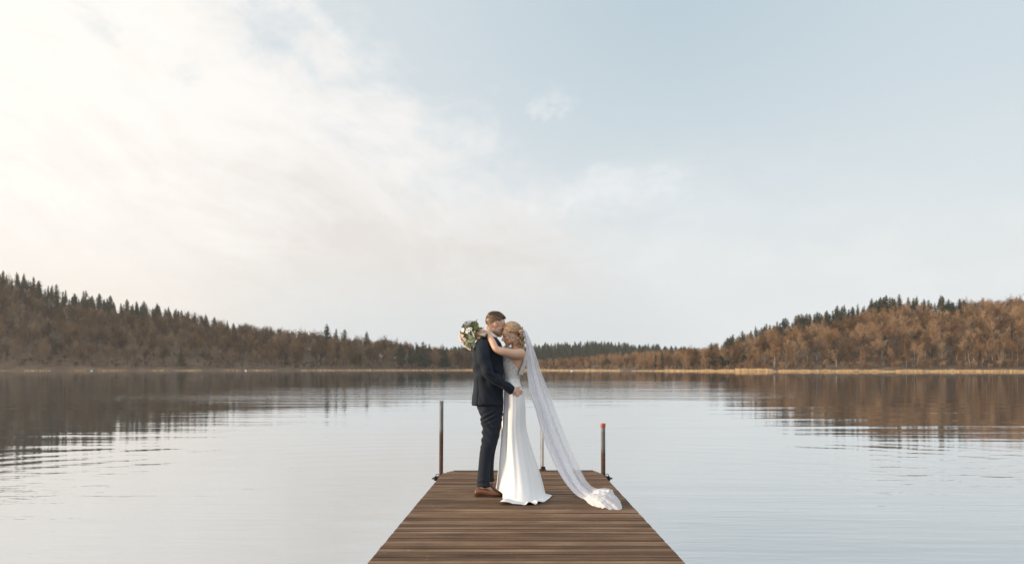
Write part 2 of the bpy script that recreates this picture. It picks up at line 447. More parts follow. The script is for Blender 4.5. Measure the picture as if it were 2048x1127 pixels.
def scatter():
    rng = np.random.default_rng(77); near = []; far = []
    # near woods: even-ish scatter over the slope between shore and just behind the ridge
    cand = []
    px = -330.0
    for px in np.arange(-340, 2420, 9.5):
        s0, r0 = float(interp(SHORE, px)), float(interp(RIDGE, px))
        depth = r0 - s0 + 22
        nrow = max(3, int(depth / 8.5))
        for k in range(nrow):
            if rng.random() < 0.54:
                s = (k + rng.random()) / nrow
                cand.append((px + rng.uniform(-9, 9), s0 + 5 + s * depth, s))
    for (x, D, s) in cand:
        frac = min(1.0, (D - float(interp(SHORE, x))) / (float(interp(RIDGE, x)) - float(interp(SHORE, x))))
        n = mnoise.noise(Vector((x * .011, D * .022, 0.3)))
        if x < 480:      coni = frac > .74 + .20 * n - .05 * (x < 150) or (frac > .35 and n > .42)
        elif x < 1000:   coni = (frac > .80 and n > .12) or n > .34
        elif x < 1300:   coni = False
        elif x < 1440:   coni = n > .36
        elif x < 1520:   coni = frac > .55 + .3 * n or n > .35
        else:            coni = (frac > .66 + .14 * n) if x < 1790 else (frac > .80 and n > -.15) or n > .52
        near.append((x, D, frac, bool(coni)))
    for px in np.arange(820, 1520, 7.0):
        for k in range(13):
            if rng.random() < .8:
                far.append((px + rng.uniform(-6, 6), FS + 8 + (k + rng.random()) / 13 * 185))
    return rng, near, far

def plant():
    rng, near, far = scatter()
    items = []
    for (px, D, fr, coni) in near:
        side = 'left' if px < 1000 else 'right'
        if coni:
            h = rng.uniform(6.0, 11.5) if px < 960 else rng.uniform(7.0, 14.0) if px < 1440 else rng.uniform(8.5, 14.5)
            if fr < .5: h *= .85
            h *= float(interp(HF, px))
            items.append(['c', px, D, fr, h, int(rng.integers(0, 6)), rng.random() < (.35 if px < 1400 else .22)])
        else:
            h = rng.uniform(9, 13) if fr > .12 else rng.uniform(6.5, 10.5)
            h *= float(interp(HF, px))
            items.append(['b', px, D, fr, h, int(rng.integers(0, 8)), px > 1500 and fr < .30 and rng.random() < .8])
    # single dark evergreens the photo shows on the slopes
    for (px, D, h) in [(1668, 400, 9.5), (1770, 405, 9), (1932, 402, 9), (1994, 404, 9), (1325, 445, 9), (1312, 448, 7), (1385, 440, 7), (1448, 420, 11), (1462, 430, 14), (1475, 432, 13), (1422, 428, 12),
                       (655, 565, 19), (672, 570, 17), (690, 566, 17), (733, 580, 16), (708, 520, 15), (768, 570, 12), (858, 560, 13), (845, 520, 15), (888, 525, 13), (800, 520, 14), (110, 478, 9), (362, 480, 10)]:
        fr = (D - float(interp(SHORE, px))) / (float(interp(RIDGE, px)) - float(interp(SHORE, px)))
        items.append(['c', px, D, fr, h, int(rng.integers(0, 5)), False])
    for it in items: it.append(it[4] / it[2])
    inframe = lambda it: -30 < it[1] < 2078
    out = {'c': [], 'b': []}
    for k, lim in (('c', 292), ('b', 296)):
        L = [it for it in items if it[0] == k and inframe(it)]
        L.sort(key=lambda it: -(it[7] * (1.35 if it[3] < .2 or it[3] > .85 else 1.0)))
        out[k] = L[:lim]
        keep = set(id(i) for i in L[:lim])
        rest = [it for it in items if it[0] == k and id(it) not in keep]
        for sd in ((0, 1) if k == 'b' else (2,)):
          geo = []; tints = []
          for it in rest:
            if sd < 2 and (it[1] > 1010) != bool(sd): continue
            _, px, D, fr, h, var, alt, _s = it
            g = join(BARE[var]) if k == 'b' else join(CONI[var])
            s = h / (12.0 if k == 'b' else 16.0); a = rng.uniform(0, 6.28); ca, sa = math.cos(a) * s, math.sin(a) * s
            v = g[0]; w = np.stack((v[:, 0] * ca - v[:, 1] * sa, v[:, 0] * sa + v[:, 1] * ca, v[:, 2] * s), 1)
            w += np.array([(px - 1024) / F * D, D, float(ground_z(px, D)) - .2])
            geo.append((w, g[1])); tints.append(np.full(len(v), rng.random()))
          if geo:
            v, t = join(geo)
            me = mesh_np('woods', v, t.ravel(), np.full(len(t), 3), (M_twig_shaded, M_twig, M_needle)[sd], False, {'tint': np.concatenate(tints)})
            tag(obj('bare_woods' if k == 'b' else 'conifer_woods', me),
                ('leafless woodland with shade in its colour filling the left hillside', 'reddish-brown leafless woodland filling the right hillside', 'dark evergreen woodland massed between the bare trees')[sd], 'woods', kind='stuff')
    # far hill: one mass of conifers that nobody could count
    geo = []; tints = []
    for (px, D) in far:
        g = CONI[int(rng.integers(0, 6))]; g = join(g); s = rng.uniform(10, 15.5) / 16; a = rng.uniform(0, 6.28); ca, sa = math.cos(a) * s, math.sin(a) * s
        v = g[0]; w = np.stack((v[:, 0] * ca * 1.25 - v[:, 1] * sa * 1.25, v[:, 0] * sa * 1.25 + v[:, 1] * ca * 1.25, v[:, 2] * s), 1)
        w += np.array([(px - 1024) / F * D, D, float(ground_z(px, D)) - .3]); geo.append((w, g[1])); tints.append(np.full(len(v), rng.random()))
    v, t = join(geo)
    me = mesh_np('far_woods', v, t.ravel(), np.full(len(t), 3), M_needle, False, {'tint': np.concatenate(tints)})
    tag(obj('far_conifer_woods', me), 'hazy grey-green conifer wood on the low far hill behind the couple', 'woods', kind='stuff')
    # individual trees
    for k in ('b', 'c'):
        for it in out[k]:
            _, px, D, fr, h, var, alt, _s = it
            where = 'left' if px < 960 else ('far shore' if px < 1440 else 'right')
            hill = {'left': 'on the shaded left hillside', 'far shore': 'on the low shore behind the veil', 'right': 'on the sunlit right hillside'}[where]
            band = 'at the water\'s edge' if fr < .18 else ('along the ridge' if fr > .78 else 'halfway up')
            loc = ((px - 1024) / F * D, D, float(ground_z(px, D)) - .2)
            s = h / (12.0 if k == 'b' else 16.0); rz = rng.uniform(0, 6.28)
            wd = rng.uniform(.92, 1.2) if k == 'b' else rng.uniform(.85, 1.55)
            if k == 'b':
                nm = 'birch_tree' if alt else 'bare_tree'
                lab = ('pale-trunked bare birch ' if alt else 'leafless brown tree ') + band + ' ' + hill
                grp = ('birches ' if alt else 'bare trees ') + band + ' ' + hill
            else:
                nm = 'larch_tree' if alt else 'spruce_tree'
                lab = ('olive-brown conifer ' if alt else 'dark green spruce ') + band + ' ' + hill
                grp = ('olive conifers ' if alt else 'spruces ') + band + ' ' + hill
            root = empty(nm, loc, rz); root.scale = (s * wd, s * wd, s)
            tag(root, lab, 'tree', grp)
            if k == 'b':
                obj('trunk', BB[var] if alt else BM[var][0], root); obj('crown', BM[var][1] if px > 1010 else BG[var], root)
            else:
                obj('trunk', CM[var][0], root); obj('crown', CM[var][2] if alt else CM[var][1], root)
plant()
def undergrowth():
    rng = np.random.default_rng(9); G2 = [bare_tree_geo(70 + k, 4.0, 1.5, 0, .9, 3) for k in range(3)]
    for name, label, x0, x1, n in (('right_undergrowth', 'brown leafless scrub between the trunks on the right shore', 1040, 2180, 620), ('left_undergrowth', 'leafless scrub with shade in its colour at the foot of the left woods', -120, 1000, 460)):
        geo = []; tints = []
        for _ in range(n):
            px = rng.uniform(x0, x1); D = float(interp(SHORE, px)) + 3 + 26 * rng.random() ** 1.6; v, t = join(G2[int(rng.integers(0, 3))])
            s = rng.uniform(.30, .80) * (1 if px > 1480 or px < 940 else .8); a = rng.uniform(0, 6.28); ca, sa = math.cos(a) * s, math.sin(a) * s
            w = np.stack((v[:, 0] * ca - v[:, 1] * sa, v[:, 0] * sa + v[:, 1] * ca, v[:, 2] * s), 1) + np.array([(px - 1024) / F * D, D, float(ground_z(px, D)) - .15])
            geo.append((w, t)); tints.append(np.full(len(v), rng.random()))
        v, t = join(geo); me = mesh_np(name, v, t.ravel(), np.full(len(t), 3), M_twig if x0 > 1000 else M_twig_shaded, False, {'tint': np.concatenate(tints)})
        tag(obj(name, me), label, 'undergrowth', kind='stuff')
undergrowth()

# ---------------------------------------------------------------- reeds and shore grass
def build_reeds():
    m, nt, b = new_mat('dry_reed')
    at = nt.nodes.new('ShaderNodeAttribute'); at.attribute_name = 'tint'
    setin(b, 'Base Color', ramp(nt, V(nt, at.outputs['Fac']), [(0.0, (0.40, 0.25, 0.11)), (0.5, (0.66, 0.44, 0.21)), (1.0, (0.78, 0.58, 0.32))]))
    setin(b, 'Roughness', 0.8)
    rng = np.random.default_rng(5)
    def belt(name, label, x0, x1, n, hfun, wfun, dens):
        P0, P1, W, T = [], [], [], []
        for _ in range(n):
            px = rng.uniform(x0, x1)
            if rng.random() > dens(px): continue
            D = float(interp(SHORE, px)) + rng.uniform(-1, 1) * wfun(px) * .5 - 1.0
            h = hfun(px) * rng.uniform(.55, 1.1)
            o = np.array([(px - 1024) / F * D, D, WZ - .02])
            P0.append(o); P1.append(o + np.array([rng.normal(0, .18) * h, rng.normal(0, .18) * h, h])); W.append(rng.uniform(.10, .22)); T.append(np.full(3, rng.random()))
        v, t = blades(np.array(P0), np.array(P1), np.array(W), rng)
        me = mesh_np(name, v, t.ravel(), np.full(len(t), 3), m, False, {'tint': np.concatenate(T)})
        tag(obj(name, me), label, 'reeds', kind='stuff')
    def ncl(px, f, s): return mnoise.noise(Vector((px * f, s, 0)))
    belt('right_shore_reeds', 'golden dry reeds along the sunlit right shore', 1240, 2450, 26000, lambda x: .62 + .42 * ncl(x, .025, 1) + .25 * ncl(x, .11, 3) + (.45 if 1470 < x < 1545 else 0) + .22 * (x > 1330), lambda x: 9,
         lambda x: min(1, max(.15, (x - 1240) / 130)) * (0.25 if 1548 < x < 1556 else 1))
    belt('centre_shore_reeds', 'tawny dry reeds along the far shore behind the couple', 930, 1240, 4500, lambda x: .8 + .4 * ncl(x, .03, 4), lambda x: 8, lambda x: .9)
    belt('left_shore_reeds', 'thin broken line of dry reeds along the shaded left shore', -300, 930, 9000, lambda x: .75 + .2 * ncl(x, .03, 8), lambda x: 6,
         lambda x: .9 if x > 600 else max(0.0, min(.9, ncl(x, .02, 2.0) * 3 + .25)))
build_reeds()

# ---------------------------------------------------------------- swans far out on the water
def build_swan(px, py, rz, label):
    m = bpy.data.materials.get('white_feathers')
    if not m:
        m, nt, b = new_mat('white_feathers'); setin(b, 'Base Color', (0.82, 0.80, 0.76)); setin(b, 'Roughness', 0.7)
    mo = bpy.data.materials.get('orange_bill')
    if not mo:
        mo, nt, b = new_mat('orange_bill'); setin(b, 'Base Color', (0.5, 0.18, 0.04)); setin(b, 'Roughness', 0.5)
    D = F * (HC - WZ) / (py - HY)
    bm = bmesh.new()
    bmesh.ops.create_uvsphere(bm, u_segments=20, v_segments=12, radius=1.0)
    for v in bm.verts:
        x, y, z = v.co
        v.co = Vector((x * .42 - (0.10 * max(0, -x) ** 2), y * .21 * (1 - .25 * abs(x)), z * .20 + .12 + .14 * max(0, -x) ** 2))
    def tube(pts, rad):
        rings = []
        for i, (p, r) in enumerate(zip(pts, rad)):
            d = (pts[min(i + 1, len(pts) - 1)] - pts[max(i - 1, 0)]).normalized(); u = d.cross(Vector((0, 1, 0))).normalized(); w = d.cross(u)
            rings.append([bm.verts.new(p + (u * math.cos(a) + w * math.sin(a)) * r) for a in [6.2832 * k / 8 for k in range(8)]])
        for a, b_ in zip(rings, rings[1:]):
            for k in range(8): bm.faces.new((a[k], a[(k + 1) % 8], b_[(k + 1) % 8], b_[k]))
        bm.faces.new(rings[0][::-1]); bm.faces.new(rings[-1])
    tube([Vector(p) for p in [(.30, 0, .16), (.40, 0, .28), (.40, 0, .42), (.35, 0, .56), (.38, 0, .66), (.46, 0, .69), (.53, 0, .66)]], [.08, .06, .045, .04, .045, .05, .02])
    for f in bm.faces: f.smooth = True
    me = bpy.data.meshes.new('swan'); bm.to_mesh(me); bm.free(); me.materials.append(m)
    o = obj('swan', me); o.location = ((px - 1024) / F * D, D, WZ); o.rotation_euler = (0, 0, rz)
    bm = bmesh.new(); bmesh.ops.create_cone(bm, segments=8, radius1=.025, radius2=.006, depth=.10, cap_ends=True, matrix=Matrix.Translation((.57, 0, .645)) @ Matrix.Rotation(R(100), 4, 'Y'))
    me = bpy.data.meshes.new('bill'); bm.to_mesh(me); bm.free(); me.materials.append(mo); obj('bill', me, o)
    tag(o, label, 'swan')
build_swan(1143, 741.6, 2.6, 'tiny white swan floating before the far reeds right of the veil')
build_swan(183, 741.2, .4, 'tiny white swan near the left shore, the one farthest left')
build_swan(492, 741.2, 2.9, 'tiny white swan near the left shore, halfway to the couple')
# ---------------------------------------------------------------- mesh building helpers
def bm_obj(name, bm, mat, parent=None, smooth=False):
    bmesh.ops.recalc_face_normals(bm, faces=bm.faces[:])
    for f in bm.faces: f.smooth = smooth
    me = bpy.data.meshes.new(name); bm.to_mesh(me); bm.free(); me.materials.append(mat)
    return obj(name, me, parent)

def add_box(bm, c, s, rot=None, bev=0.0):
    mt = Matrix.Translation(c) @ (rot.to_4x4() if rot is not None else Matrix()) @ Matrix.Diagonal((*s, 1))
    r = bmesh.ops.create_cube(bm, size=1.0, matrix=mt)
    if bev:
        es = list({e for v in r['verts'] for e in v.link_edges})
        bmesh.ops.bevel(bm, geom=es, offset=bev, segments=2, affect='EDGES', profile=0.6)

def catmull(pts, sub):
    """smooth a list of equal-length tuples"""
    P = np.array([tuple(p) for p in pts], float); out = []
    n = len(P)
    for i in range(n - 1):
        p0, p1, p2, p3 = P[max(i - 1, 0)], P[i], P[i + 1], P[min(i + 2, n - 1)]
        for k in range(sub):
            t = k / sub
            out.append(0.5 * ((2 * p1) + (-p0 + p2) * t + (2 * p0 - 5 * p1 + 4 * p2 - p3) * t * t + (-p0 + 3 * p1 - 3 * p2 + p3) * t ** 3))
    out.append(P[-1]); return np.array(out)

def add_loft(bm, rings, cap=True):
    rr = [[bm.verts.new(p) for p in ring] for ring in rings]
    n = len(rr[0])
    for a, b in zip(rr, rr[1:]):
        for k in range(n): bm.faces.new((a[k], a[(k + 1) % n], b[(k + 1) % n], b[k]))
    if cap:
        bm.faces.new(rr[0][::-1]); bm.faces.new(rr[-1])
    return rr

def add_limb(bm, pts, rad, sub=5, seg=12, flat=1.0, flat_dir=None, ends=True):
    """a tapering round (or flattened) limb through pts, closed with rounded ends"""
    q = catmull([(*p, r) for p, r in zip(pts, rad)], sub)
    C = [Vector(p[:3]) for p in q]; Rr = [max(p[3], 1e-4) for p in q]
    if ends:
        d0 = (C[0] - C[1]).normalized(); d1 = (C[-1] - C[-2]).normalized()
        hd = []; tl = []
        for k in (1, 2, 3):
            a = k / 3 * 1.45
            hd.append((C[0] + d0 * Rr[0] * math.sin(a), Rr[0] * math.cos(a))); tl.append((C[-1] + d1 * Rr[-1] * math.sin(a), Rr[-1] * math.cos(a)))
        C = [h[0] for h in hd[::-1]] + C + [t[0] for t in tl]; Rr = [h[1] for h in hd[::-1]] + Rr + [t[1] for t in tl]
    rings = []; u = None
    for i, (c, r) in enumerate(zip(C, Rr)):
        d = (C[min(i + 1, len(C) - 1)] - C[max(i - 1, 0)]).normalized()
        if u is None:
            ref = Vector(flat_dir) if flat_dir is not None else (Vector((0, 0, 1)) if abs(d.z) < .9 else Vector((1, 0, 0)))
            u = (ref - d * ref.dot(d)).normalized()
        else: u = (u - d * u.dot(d)).normalized()
        w = d.cross(u)
        rings.append([c + u * (math.cos(a) * r * flat) + w * (math.sin(a) * r) for a in [2 * math.pi * k / seg for k in range(seg)]])
    add_loft(bm, rings)

def add_ell(bm, c, rad, rot=None, u=24, v=16):
    mt = Matrix.Translation(c) @ (rot.to_4x4() if rot is not None else Matrix()) @ Matrix.Diagonal((*rad, 1))
    bmesh.ops.create_uvsphere(bm, u_segments=u, v_segments=v, radius=1.0, matrix=mt)

# ---------------------------------------------------------------- dock
def dock_edge(D): return (-0.947 + (D - 6.468) * 0.01926, 1.1347 - (D - 6.468) * 0.0083)
def wood_mat():
    m, nt, b = new_mat('weathered_decking')
    p = texco(nt, 'Object'); g = nt.nodes.new('ShaderNodeNewGeometry')
    isl = V(nt, g.outputs['Random Per Island'])
    off = combine(nt, isl * 37.0, 0.0, 0.0)
    ad = nt.nodes.new('ShaderNodeVectorMath'); ad.operation = 'ADD'; nt.links.new(p, ad.inputs[0]); nt.links.new(off, ad.inputs[1]); q = ad.outputs[0]
    grain = noise_tex(nt, mapping(nt, q, (2.2, 70, 70)), 1.0, 6, 0.65)
    streak = noise_tex(nt, mapping(nt, q, (1.1, 14, 14)), 1.0, 4, 0.6)
    blot = noise_tex(nt, mapping(nt, p, (1.3, 2.2, 1)), 1.6, 5, 0.6)
    spot = noise_tex(nt, mapping(nt, q, (9, 26, 1)), 1.3, 4, 0.6)
    t = (grain * 0.55 + streak * 0.60 + (isl - 0.5) * 0.36 + (blot - 0.5) * 0.70 - 0.06).clamp()
    c = ramp(nt, t, [(0.10, (0.034, 0.017, 0.007)), (0.36, (0.098, 0.050, 0.023)), (0.58, (0.168, 0.092, 0.045)), (0.85, (0.300, 0.200, 0.120))])
    c = mixc(nt, spot.ss(0.66, 0.76) * 0.75, c, (0.46, 0.41, 0.34))           # pale scuffs and droppings
    c = mixc(nt, spot.ss(0.30, 0.22) * 0.7, c, (0.035, 0.022, 0.015))         # dark stains
    at = nt.nodes.new('ShaderNodeAttribute'); at.attribute_name = 'dirt'
    dirt = (V(nt, at.outputs['Fac']) * (streak * 1.4 + 0.25)).clamp()
    c = mixc(nt, dirt * 0.88, c, (0.022, 0.013, 0.007))      # grime in the gaps and grooves
    setin(b, 'Base Color', c); setin(b, 'Roughness', (grain * 0.25 + 0.58)); setin(b, 'Specular IOR Level', 0.35)
    bump(nt, b, grain * 0.6 + streak * 0.4, 0.35, 0.004)
    return m
M_wood = wood_mat()
def metal_mat(name, c0, c1, rust, zt, z0=None, z1=None, rough=0.5, metallic=0.6):
    """galvanised steel above, rusty below zt (object space)"""
    m, nt, b = new_mat(name)
    p = texco(nt, 'Object'); sep = nt.nodes.new('ShaderNodeSeparateXYZ'); nt.links.new(p, sep.inputs[0]); z = V(nt, sep.outputs[2])
    n = noise_tex(nt, p, 28.0, 5, 0.65); n2 = noise_tex(nt, mapping(nt, p, (40, 40, 5)), 1.0, 4, 0.6)
    base = mixc(nt, n, c0, c1)
    k = ((z - zt) * -9.0 + (n2 - 0.5) * 2.4).ss(-0.25, 0.5)
    rc = ramp(nt, n2 * 0.5 + n * 0.5, [(0.3, (0.020, 0.014, 0.011)), (0.52, rust), (0.8, (0.21, 0.115, 0.060))])
    setin(b, 'Base Color', mixc(nt, k, base, rc)); setin(b, 'Metallic', (k * -1.0 + 1.0) * metallic); setin(b, 'Roughness', k * 0.35 + rough)
    bump(nt, b, n, 0.3, 0.002)
    return m
M_dark = new_mat('dark_iron')[0]
def _dark():
    nt = M_dark.node_tree; b = nt.nodes['Principled BSDF']
    n = noise_tex(nt, texco(nt, 'Object'), 40, 4, 0.6)
    setin(b, 'Base Color', ramp(nt, n, [(0.35, (0.012, 0.011, 0.010)), (0.7, (0.06, 0.045, 0.035))])); setin(b, 'Roughness', 0.6); setin(b, 'Metallic', 0.3)
_dark()

def build_dock():
    rng = random.Random(4)
    root = empty('dock', (0, 0, 0))
    tag(root, 'brown weathered plank dock running out into the lake', 'dock')
    bm = bmesh.new(); D = -1.6; end = 12.36; lay = bm.verts.layers.float.new('dirt')
    while D < end - .02:
        w = 0.098 + rng.uniform(-.003, .003); gap = 0.008 + rng.uniform(-.003, .005)
        if D + w > end: w = end - D
        x0, x1 = dock_edge(D)
        cut = max(0.0, D - 12.0)
        x0 += cut * .30 + (.03 if cut else 0); x1 -= cut * .22 + (.02 if cut else 0)
        x0 += rng.uniform(-.0015, .0015); x1 += rng.uniform(-.0015, .0015)
        dz = rng.uniform(-.0022, .0008); tl = rng.uniform(-.0022, .0022); sk = rng.uniform(-.0015, .0015)
        # board section with three shallow grooves
        yy = [0, .015, .10, .20, .25, .30, .455, .505, .555, .70, .75, .80, .90, .985, 1]
        zz = [-.009, 0, 0, 0, -.007, 0, 0, -.007, 0, 0, -.007, 0, 0, 0, -.009]
        ee = [1, .95, 0, 0, .7, 0, 0, .7, 0, 0, .7, 0, 0, .95, 1, 1, 1]
        rows = []
        xs = [x0, x0 + .004] + [x0 + (x1 - x0) * k / 6 for k in range(1, 6)] + [x1 - .004, x1]
        wav = rng.uniform(0, 6)
        for xi, x in enumerate(xs):
            e = -.005 if xi in (0, len(xs) - 1) else 0
            b_ = .0012 * math.sin(wav + x * 2.3)
            ring = [bm.verts.new((x, D + y * w + sk * x, z + e + dz + tl * (y - .5) + b_)) for y, z in zip(yy, zz)]
            ring += [bm.verts.new((x, D + w + sk * x, -.03)), bm.verts.new((x, D + sk * x, -.03))]
            for v_, e_ in zip(ring, ee): v_[lay] = e_
            rows.append(ring)
        n = len(rows[0])
        for a, b in zip(rows, rows[1:]):
            for k in range(n): bm.faces.new((a[k], a[(k + 1) % n], b[(k + 1) % n], b[k]))
        bm.faces.new(rows[0]); bm.faces.new(rows[-1][::-1])
        D += w + gap
    bm_obj('deck', bm, M_wood, root)
    for sgn in (0, 1):
        bm = bmesh.new()
        x0, x1 = dock_edge(-1.5)[sgn], dock_edge(11.9)[sgn]
        o = .05 if sgn == 0 else -.05
        L = math.hypot(x1 - x0, 13.4); a = math.atan2(x1 - x0, 13.4)
        add_box(bm, Vector(((x0 + x1) / 2 + o, 5.2, -.112)), (.06, L, .16), Matrix.Rotation(-a, 3, 'Z'), .004)
        bm_obj('side_beam', bm, M_wood, root)
    bm = bmesh.new(); add_box(bm, Vector((.13, 12.24, -.112)), (1.55, .06, .158), None, .004); bm_obj('end_beam', bm, M_wood, root)
    for yy in (0.5, 4.0, 7.5, 10.8):
        bm = bmesh.new()
        add_box(bm, Vector((.11, yy, -.27)), (1.8, .10, .14), None, .004); bm_obj('cross_beam', bm, M_wood, root)
        for x in (-.55, .78):
            bm = bmesh.new(); bmesh.ops.create_cone(bm, segments=16, radius1=.08, radius2=.075, depth=2.2, cap_ends=True, matrix=Matrix.Translation((x, yy, -1.44)))
            bm_obj('pile', bm, M_wood, root)
build_dock()

def build_post(x, y, r, top, zt, cap, side, label, lean):
    m = metal_mat('galvanised_post', (0.07, 0.075, 0.075), (0.19, 0.195, 0.195), (0.085, 0.046, 0.028), zt, metallic=.25)
    root = empty('mooring_post', (x, y, 0)); tag(root, label, 'post', 'steel mooring posts at the dock end')
    bm = bmesh.new(); sg = 20; rings = []
    for k in range(29):
        z = -2.2 + (top + 2.2) * k / 28
        rings.append([Vector((lean * z + r * math.cos(a), r * math.sin(a), z)) for a in [6.2832 * i / sg for i in range(sg)]])
    rings.append([Vector((lean * top + r * .8 * math.cos(a), r * .8 * math.sin(a), top)) for a in [6.2832 * i / sg for i in range(sg)]])
    rings.append([Vector((lean * top + r * .8 * math.cos(a), r * .8 * math.sin(a), top - .03)) for a in [6.2832 * i / sg for i in range(sg)]])
    add_loft(bm, rings); bm_obj('pole', bm, m, root, True)
    if cap:
        mc, nt, b = new_mat('orange_plastic'); n = noise_tex(nt, texco(nt, 'Object'), 30, 4, .6)
        setin(b, 'Base Color', ramp(nt, n, [(.3, (.36, .045, .018)), (.7, (.52, .09, .035))])); setin(b, 'Roughness', .5)
        bm = bmesh.new(); rc = r + .003
        prof = [(rc, top - .034), (rc + .0015, top - .03), (rc + .0015, top + .004), (rc - .004, top + .009), (.001, top + .010)]
        rings = [[Vector((lean * top + q * math.cos(a), q * math.sin(a), z)) for a in [6.2832 * i / sg for i in range(sg)]] for q, z in prof]
        add_loft(bm, rings); bm_obj('end_cap', bm, mc, root, True)
    # clamp that guides the pole along the dock edge
    bm = bmesh.new()
    add_box(bm, Vector((side * .012, -.018 - r, -.085)), (.14, .014, .05), None, .003)
    add_box(bm, Vector((side * .012, .018 + r, -.085)), (.14, .014, .05), None, .003)
    add_box(bm, Vector((side * (r + .034), 0, -.085)), (.016, 2 * r + .05, .05), None, .003)
    add_box(bm, Vector((side * -(r + .030), 0, -.085)), (.016, 2 * r + .05, .05), None, .003)
    cl = bm_obj('clamp', bm, M_dark, root)
    for yy in (-.03, .03):
        bm = bmesh.new(); bmesh.ops.create_cone(bm, segments=8, radius1=.008, radius2=.008, depth=.05, cap_ends=True, matrix=Matrix.Translation((side * (r + .058), yy, -.085)) @ Matrix.Rotation(R(90), 4, 'Y'))
        bm_obj('bolt', bm, M_dark, cl)
    bm = bmesh.new(); pts = [Vector((side * (r + .035), -.01, -.062)), Vector((side * (r + .035), -.01, -.035)), Vector((side * (r + .012), -.01, -.03)), Vector((side * (r + .004), -.01, -.045))]
    add_limb(bm, pts, [.004] * 4, 3, 6); bm_obj('hook', bm, M_dark, root, True)
build_post(-.869, 12.2, .0245, .863, .50, False, -1, 'tall steel post without a cap, rusty below, left of the dock end', 0.006)
build_post(1.118, 12.2, .0270, .580, .27, True, 1, 'shorter steel post with an orange-red cap right of the dock end', -0.004)

def build_ladder():
    m = metal_mat('steel_rail', (0.36, 0.37, 0.38), (0.50, 0.51, 0.52), (0.20, 0.11, 0.065), 0.04, rough=.38)
    mp, nt, b = new_mat('peeling_cream_paint')
    n = noise_tex(nt, mapping(nt, texco(nt, 'Object'), (60, 60, 16)), 1, 4, .65)
    setin(b, 'Base Color', ramp(nt, n, [(.34, (.16, .07, .035)), (.45, (.55, .45, .38)), (.75, (.66, .58, .51))])); setin(b, 'Roughness', .6)
    root = empty('swim_ladder', (.135, 12.4, 0)); tag(root, 'steel swimming ladder with twin grab rails at the far edge of the dock', 'ladder')
    for s in (-1, 1):
        x = s * .245
        bm = bmesh.new()
        add_limb(bm, [Vector(p) for p in [(x, -.02, .012), (x, -.02, .2), (x, -.02, .50), (x, .01, .63), (x, .09, .69), (x, .18, .64), (x, .21, .48), (x, .21, 0), (x, .21, -.8), (x, .21, -1.5)]], [.0165] * 10, 5, 12)
        bm_obj('rail', bm, m, root, True)
        bm = bmesh.new(); add_box(bm, Vector((x - s * .0, -.045, .30)), (.012, .008, .58), None, .002)
        for v in bm.verts: v.co.x -= .022
        bm_obj('edge_strip', bm, mp, root)
        bm = bmesh.new(); add_box(bm, Vector((x, -.06, .010)), (.085, .07, .010), None, .003); add_box(bm, Vector((x + .008, -.045, .028)), (.05, .04, .034), None, .006)
        bm_obj('foot_plate', bm, M_dark, root)
    for k in range(5):
        bm = bmesh.new(); add_limb(bm, [Vector((-.245, .21, -.15 - .27 * k)), Vector((.245, .21, -.15 - .27 * k))], [.014, .014], 1, 10); bm_obj('rung', bm, m, root, True)
build_ladder()
# ---------------------------------------------------------------- people: shared tools
D0 = 9.95
def Q(px, py, off=0.0):
    """figure point: photo column/row on the couple's plane, moved OFF metres towards (-) or away from (+) the viewer"""
    p = px_world(px, py, D0); return Vector((p.x, p.y + off, p.z))
PXM = D0 / F          # metres per photo pixel on that plane

def remesh(bm, voxel, smooth_it=3, lam=0.5):
    """fuse overlapping closed pieces into one continuous surface -> bmesh"""
    bmesh.ops.recalc_face_normals(bm, faces=bm.faces[:])
    me = bpy.data.meshes.new('tmp'); bm.to_mesh(me); bm.free()
    o = bpy.data.objects.new('tmp', me); COL.objects.link(o)
    md = o.modifiers.new('r', 'REMESH'); md.mode = 'VOXEL'; md.voxel_size = voxel; md.use_smooth_shade = True
    dg = bpy.context.evaluated_depsgraph_get(); dg.update()
    m2 = bpy.data.meshes.new_from_object(o.evaluated_get(dg))
    bpy.data.objects.remove(o); bpy.data.meshes.remove(me)
    b2 = bmesh.new(); b2.from_mesh(m2); bpy.data.meshes.remove(m2)
    for _ in range(smooth_it):
        bmesh.ops.smooth_vert(b2, verts=b2.verts[:], factor=lam, use_axis_x=True, use_axis_y=True, use_axis_z=True)
    b2.normal_update()
    return b2

def keep_largest(bm):
    """drop stray closed shells left inside by the fusing"""
    seen = set(); best = []
    for v in bm.verts:
        if v.index in seen: continue
        st = [v]; comp = []; seen.add(v.index)
        while st:
            a = st.pop(); comp.append(a)
            for e in a.link_edges:
                w = e.other_vert(a)
                if w.index not in seen: seen.add(w.index); st.append(w)
        if len(comp) > len(best): best = comp
    bs = set(best)
    bmesh.ops.delete(bm, geom=[v for v in bm.verts if v not in bs], context='VERTS')

def frame(fwd, up):
    """rotation whose x axis is fwd, z axis near up"""
    f = fwd.normalized(); u = (up - f * up.dot(f)).normalized(); l = u.cross(f)
    return Matrix((f, l, u)).transposed()

